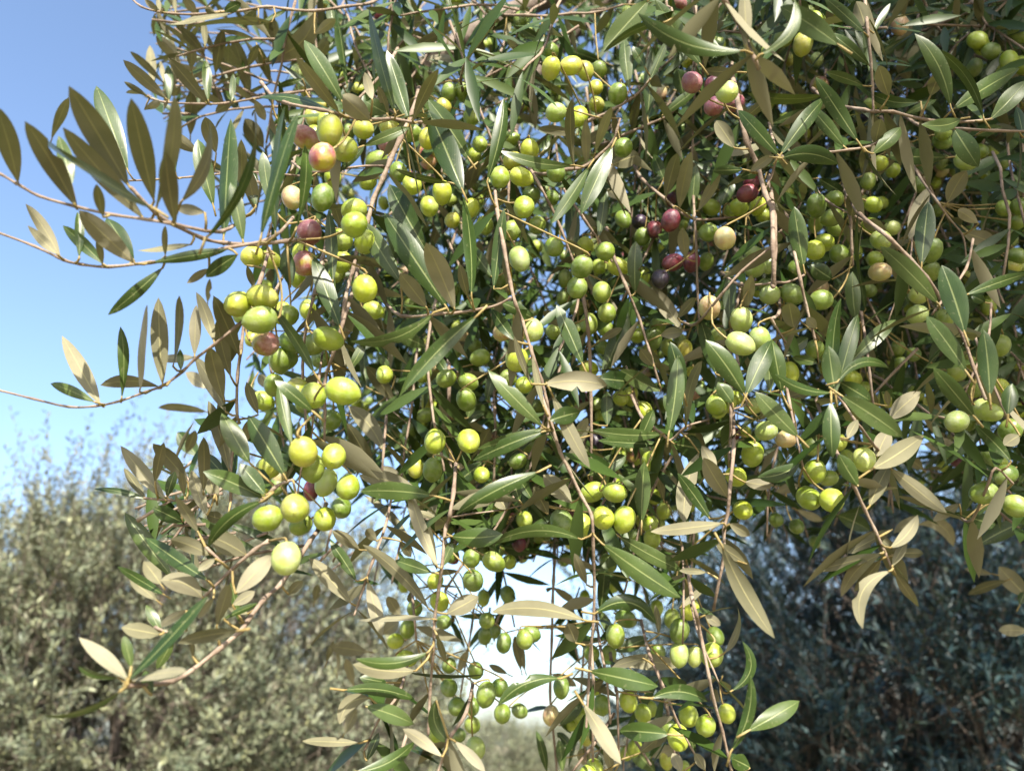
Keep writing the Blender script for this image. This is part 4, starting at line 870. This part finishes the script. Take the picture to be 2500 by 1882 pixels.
run(TOPL, 40, (.85, 1.3), (-1, -.1, .1), .25, (.15, .3), olive_p=.0, upb=.35, face=.35)
run(LOWC, 11, (.68, .95), (-.05, 0, -1), .2, (.12, .25), olive_p=.2)
LEFTLOW = [(330, 1130), (480, 1000), (640, 960), (720, 1230), (860, 1330), (800, 1420), (640, 1380), (520, 1470), (380, 1400), (310, 1250)]
run(LEFTLOW, 22, (.62, .85), (-.5, -.05, -.35), .35, (.10, .2), olive_p=.02, face=.5)
run(LOWL, 3, (.6, .8), (-.05, 0, -1), .2, (.1, .2), olive_p=.2)
run(CENT, 52, (.92, 1.2), (-.1, 0, -1), .3, (.12, .25), olive_p=.25)
GAPS = [(1080, 1320), (1500, 1330), (1480, 1580), (1390, 1640), (1260, 1560), (1120, 1620), (1060, 1480)]
GAPL = [(780, 1230), (1000, 1260), (1090, 1380), (1010, 1480), (900, 1430), (800, 1400)]
run(GAPS, 13, (.85, 1.15), (-.05, 0, -1), .25, (.10, .2), olive_p=.16)
run(GAPL, 9, (.8, 1.1), (-.05, 0, -1), .3, (.10, .2), olive_p=.12)
# short leaf pairs on the traced twigs themselves, turned to the far side
for b_ in BR:
    if min(q[0] for q in b_['pix']) < 560: continue
    for i in range(2, len(b_['p']) - 2, 2):
        q = b_['p'][i]; t_ = (b_['p'][i + 1] - b_['p'][i - 1]).normalized(); sd = t_.cross(Vector((0, 1, 0))).normalized()
        if random.random() < .35: continue
        for s_ in (1, -1):
            a_ = (t_ * random.uniform(-.2, .8) + sd * s_ * random.uniform(.4, 1) + Vector((0, random.uniform(.5, 1.1), 0)) + Vector((random.gauss(0, .2), 0, random.gauss(0, .3)))).normalized()
            n_ = (Vector((0, -.4, .7)) + Vector((random.gauss(0, .5), random.gauss(0, .5), random.gauss(0, .5)))).normalized()
            FB.append(tuple(q)); FA.append(tuple(a_)); FN.append(tuple(n_)); l_ = random.uniform(.04, .065); FL.append(l_); FW.append(l_ * random.uniform(.17, .22)); FR.append(min(1, max(0, random.gauss(.4, .22))))
ou = np.array([proj(o[1]) for o in OREC]); orad = np.array([o[2] for o in OREC]) * FPX / ou[:, 2]
fb, fa, fl = np.array(FB), np.array(FA), np.array(FL)
keepm = np.ones(len(fb), bool)
for tt in (.15, .4, .65, .9):
    u, v, d = proj_np(fb + fa * (fl * tt)[:, None])
    hit = (np.hypot(u[:, None] - ou[None, :, 0], v[:, None] - ou[None, :, 1]) < orad[None] * .9) & (d[:, None] < ou[None, :, 2])
    keepm &= ~hit.any(1)
keepm |= rng.random(len(fb)) < .03
FB, FA, FN, FL, FW, FR = [[q for q, k_ in zip(lst, keepm) if k_] for lst in (FB, FA, FN, FL, FW, FR)]
V, F, k = np_leaves(np.array(FB), np.array(FA), np.array(FN), np.array(FL), np.array(FW), 1, droop=.10)
print('fill leaves', len(FB), 'fill olives', len(FO), 'hero leaves', len(LREC), 'hero olives', len(OREC))
fo = np_mesh('foliage', V, F, np.repeat(np.array(FR), k), M_FILL, TREE, smooth=True); fo['kind'] = 'stuff'
FT.build('twigs', [M_TWIG, M_STALK], TREE)['kind'] = 'stuff'
FO += fruit_rest
bm_v, bm_f, mi, off = [], [], [], 0
keys = list(OM)
for ctr, rr, ax, c in FO:
    me = olive_me(random.randrange(6), c)
    q = (ax.to_track_quat('Z', 'Y')).to_matrix()
    co = np.zeros(len(me.vertices) * 3); me.vertices.foreach_get('co', co)
    bm_v.append(co.reshape(-1, 3) @ np.array(q).T * rr + np.array(ctr))
    fv = [tuple(x + off for x in p.vertices) for p in me.polygons]
    bm_f += fv; mi += [keys.index(c)] * len(fv); off += len(me.vertices)
me = bpy.data.meshes.new('fruit'); me.from_pydata([tuple(x) for x in np.concatenate(bm_v)], [], bm_f); me.update()
# fruit joined into one mesh keeps the scale of the single ones' texture through its own, finer copies of the materials
for c in keys:
    m2 = OM[c].copy(); m2.name = OM[c].name + '_joined'
    for nd in m2.node_tree.nodes:
        if nd.type in ('TEX_NOISE', 'TEX_VORONOI'): nd.inputs['Scale'].default_value *= 110
        if nd.type == 'BSDF_PRINCIPLED': nd.inputs['Subsurface Scale'].default_value = .0018
    me.materials.append(m2)
me.polygons.foreach_set('material_index', mi); me.polygons.foreach_set('use_smooth', [True] * len(bm_f))
fr = link('fruit', me, TREE); fr['kind'] = 'stuff'

# --- unseen rest of the same tree's crown, above and beside the camera: shaped to shade the twigs on the right and the dark tree
def crown(n, c, rad, seed, per=30):
    r = np.random.default_rng(seed)
    d = unit(r.normal(size=(n, 3))); rr = (.2 + .8 * r.random(n)) ** (1 / 3)
    pos = np.array(c) + d * rr[:, None] * np.array(rad)
    ax = unit(d * .6 + r.normal(size=(n, 3)) * .5 - np.array([0, 0, .15]))
    L = r.uniform(.2, .45, n)
    t = np.repeat((np.arange(per)[None] + .5) / per, n, 0)
    b = (pos[:, None] + ax[:, None] * (L[:, None] * t)[..., None]).reshape(-1, 3)
    a = unit(np.repeat(ax, per, 0) * .6 + unit(r.normal(size=b.shape)) * .9)
    nr = unit(np.array([0, 0, 1.]) + r.normal(size=b.shape) * .6)
    l = r.uniform(.045, .07, len(b))
    u, v, dd = proj_np(b + a * l[:, None] * .5)
    ok = ~((dd > -.2) & (u > -250) & (u < 2750) & (v > -250) & (v < 2132))
    ok &= np.linalg.norm(b - np.array(CAMP), axis=1) > .55
    b, a, nr, l = b[ok], a[ok], nr[ok], l[ok]
    V, F, k = np_leaves(b, a, nr, l, l * .24, -1)
    o = np_mesh('crown', V, F, np.repeat(r.random(len(b)), k), M_FILL, TREE)
crown(2300, (2.95, .2, 3.9), (1.75, 1.6, 1.75), 41)
crown(18, (.15, -.25, 2.5), (.8, .45, .35), 43, 12)  # sparse unseen leaves, added to dapple the centre twigs with shade
crown(1600, (1.87, -.95, 3.65), (1.05, 1.0, .9), 42)
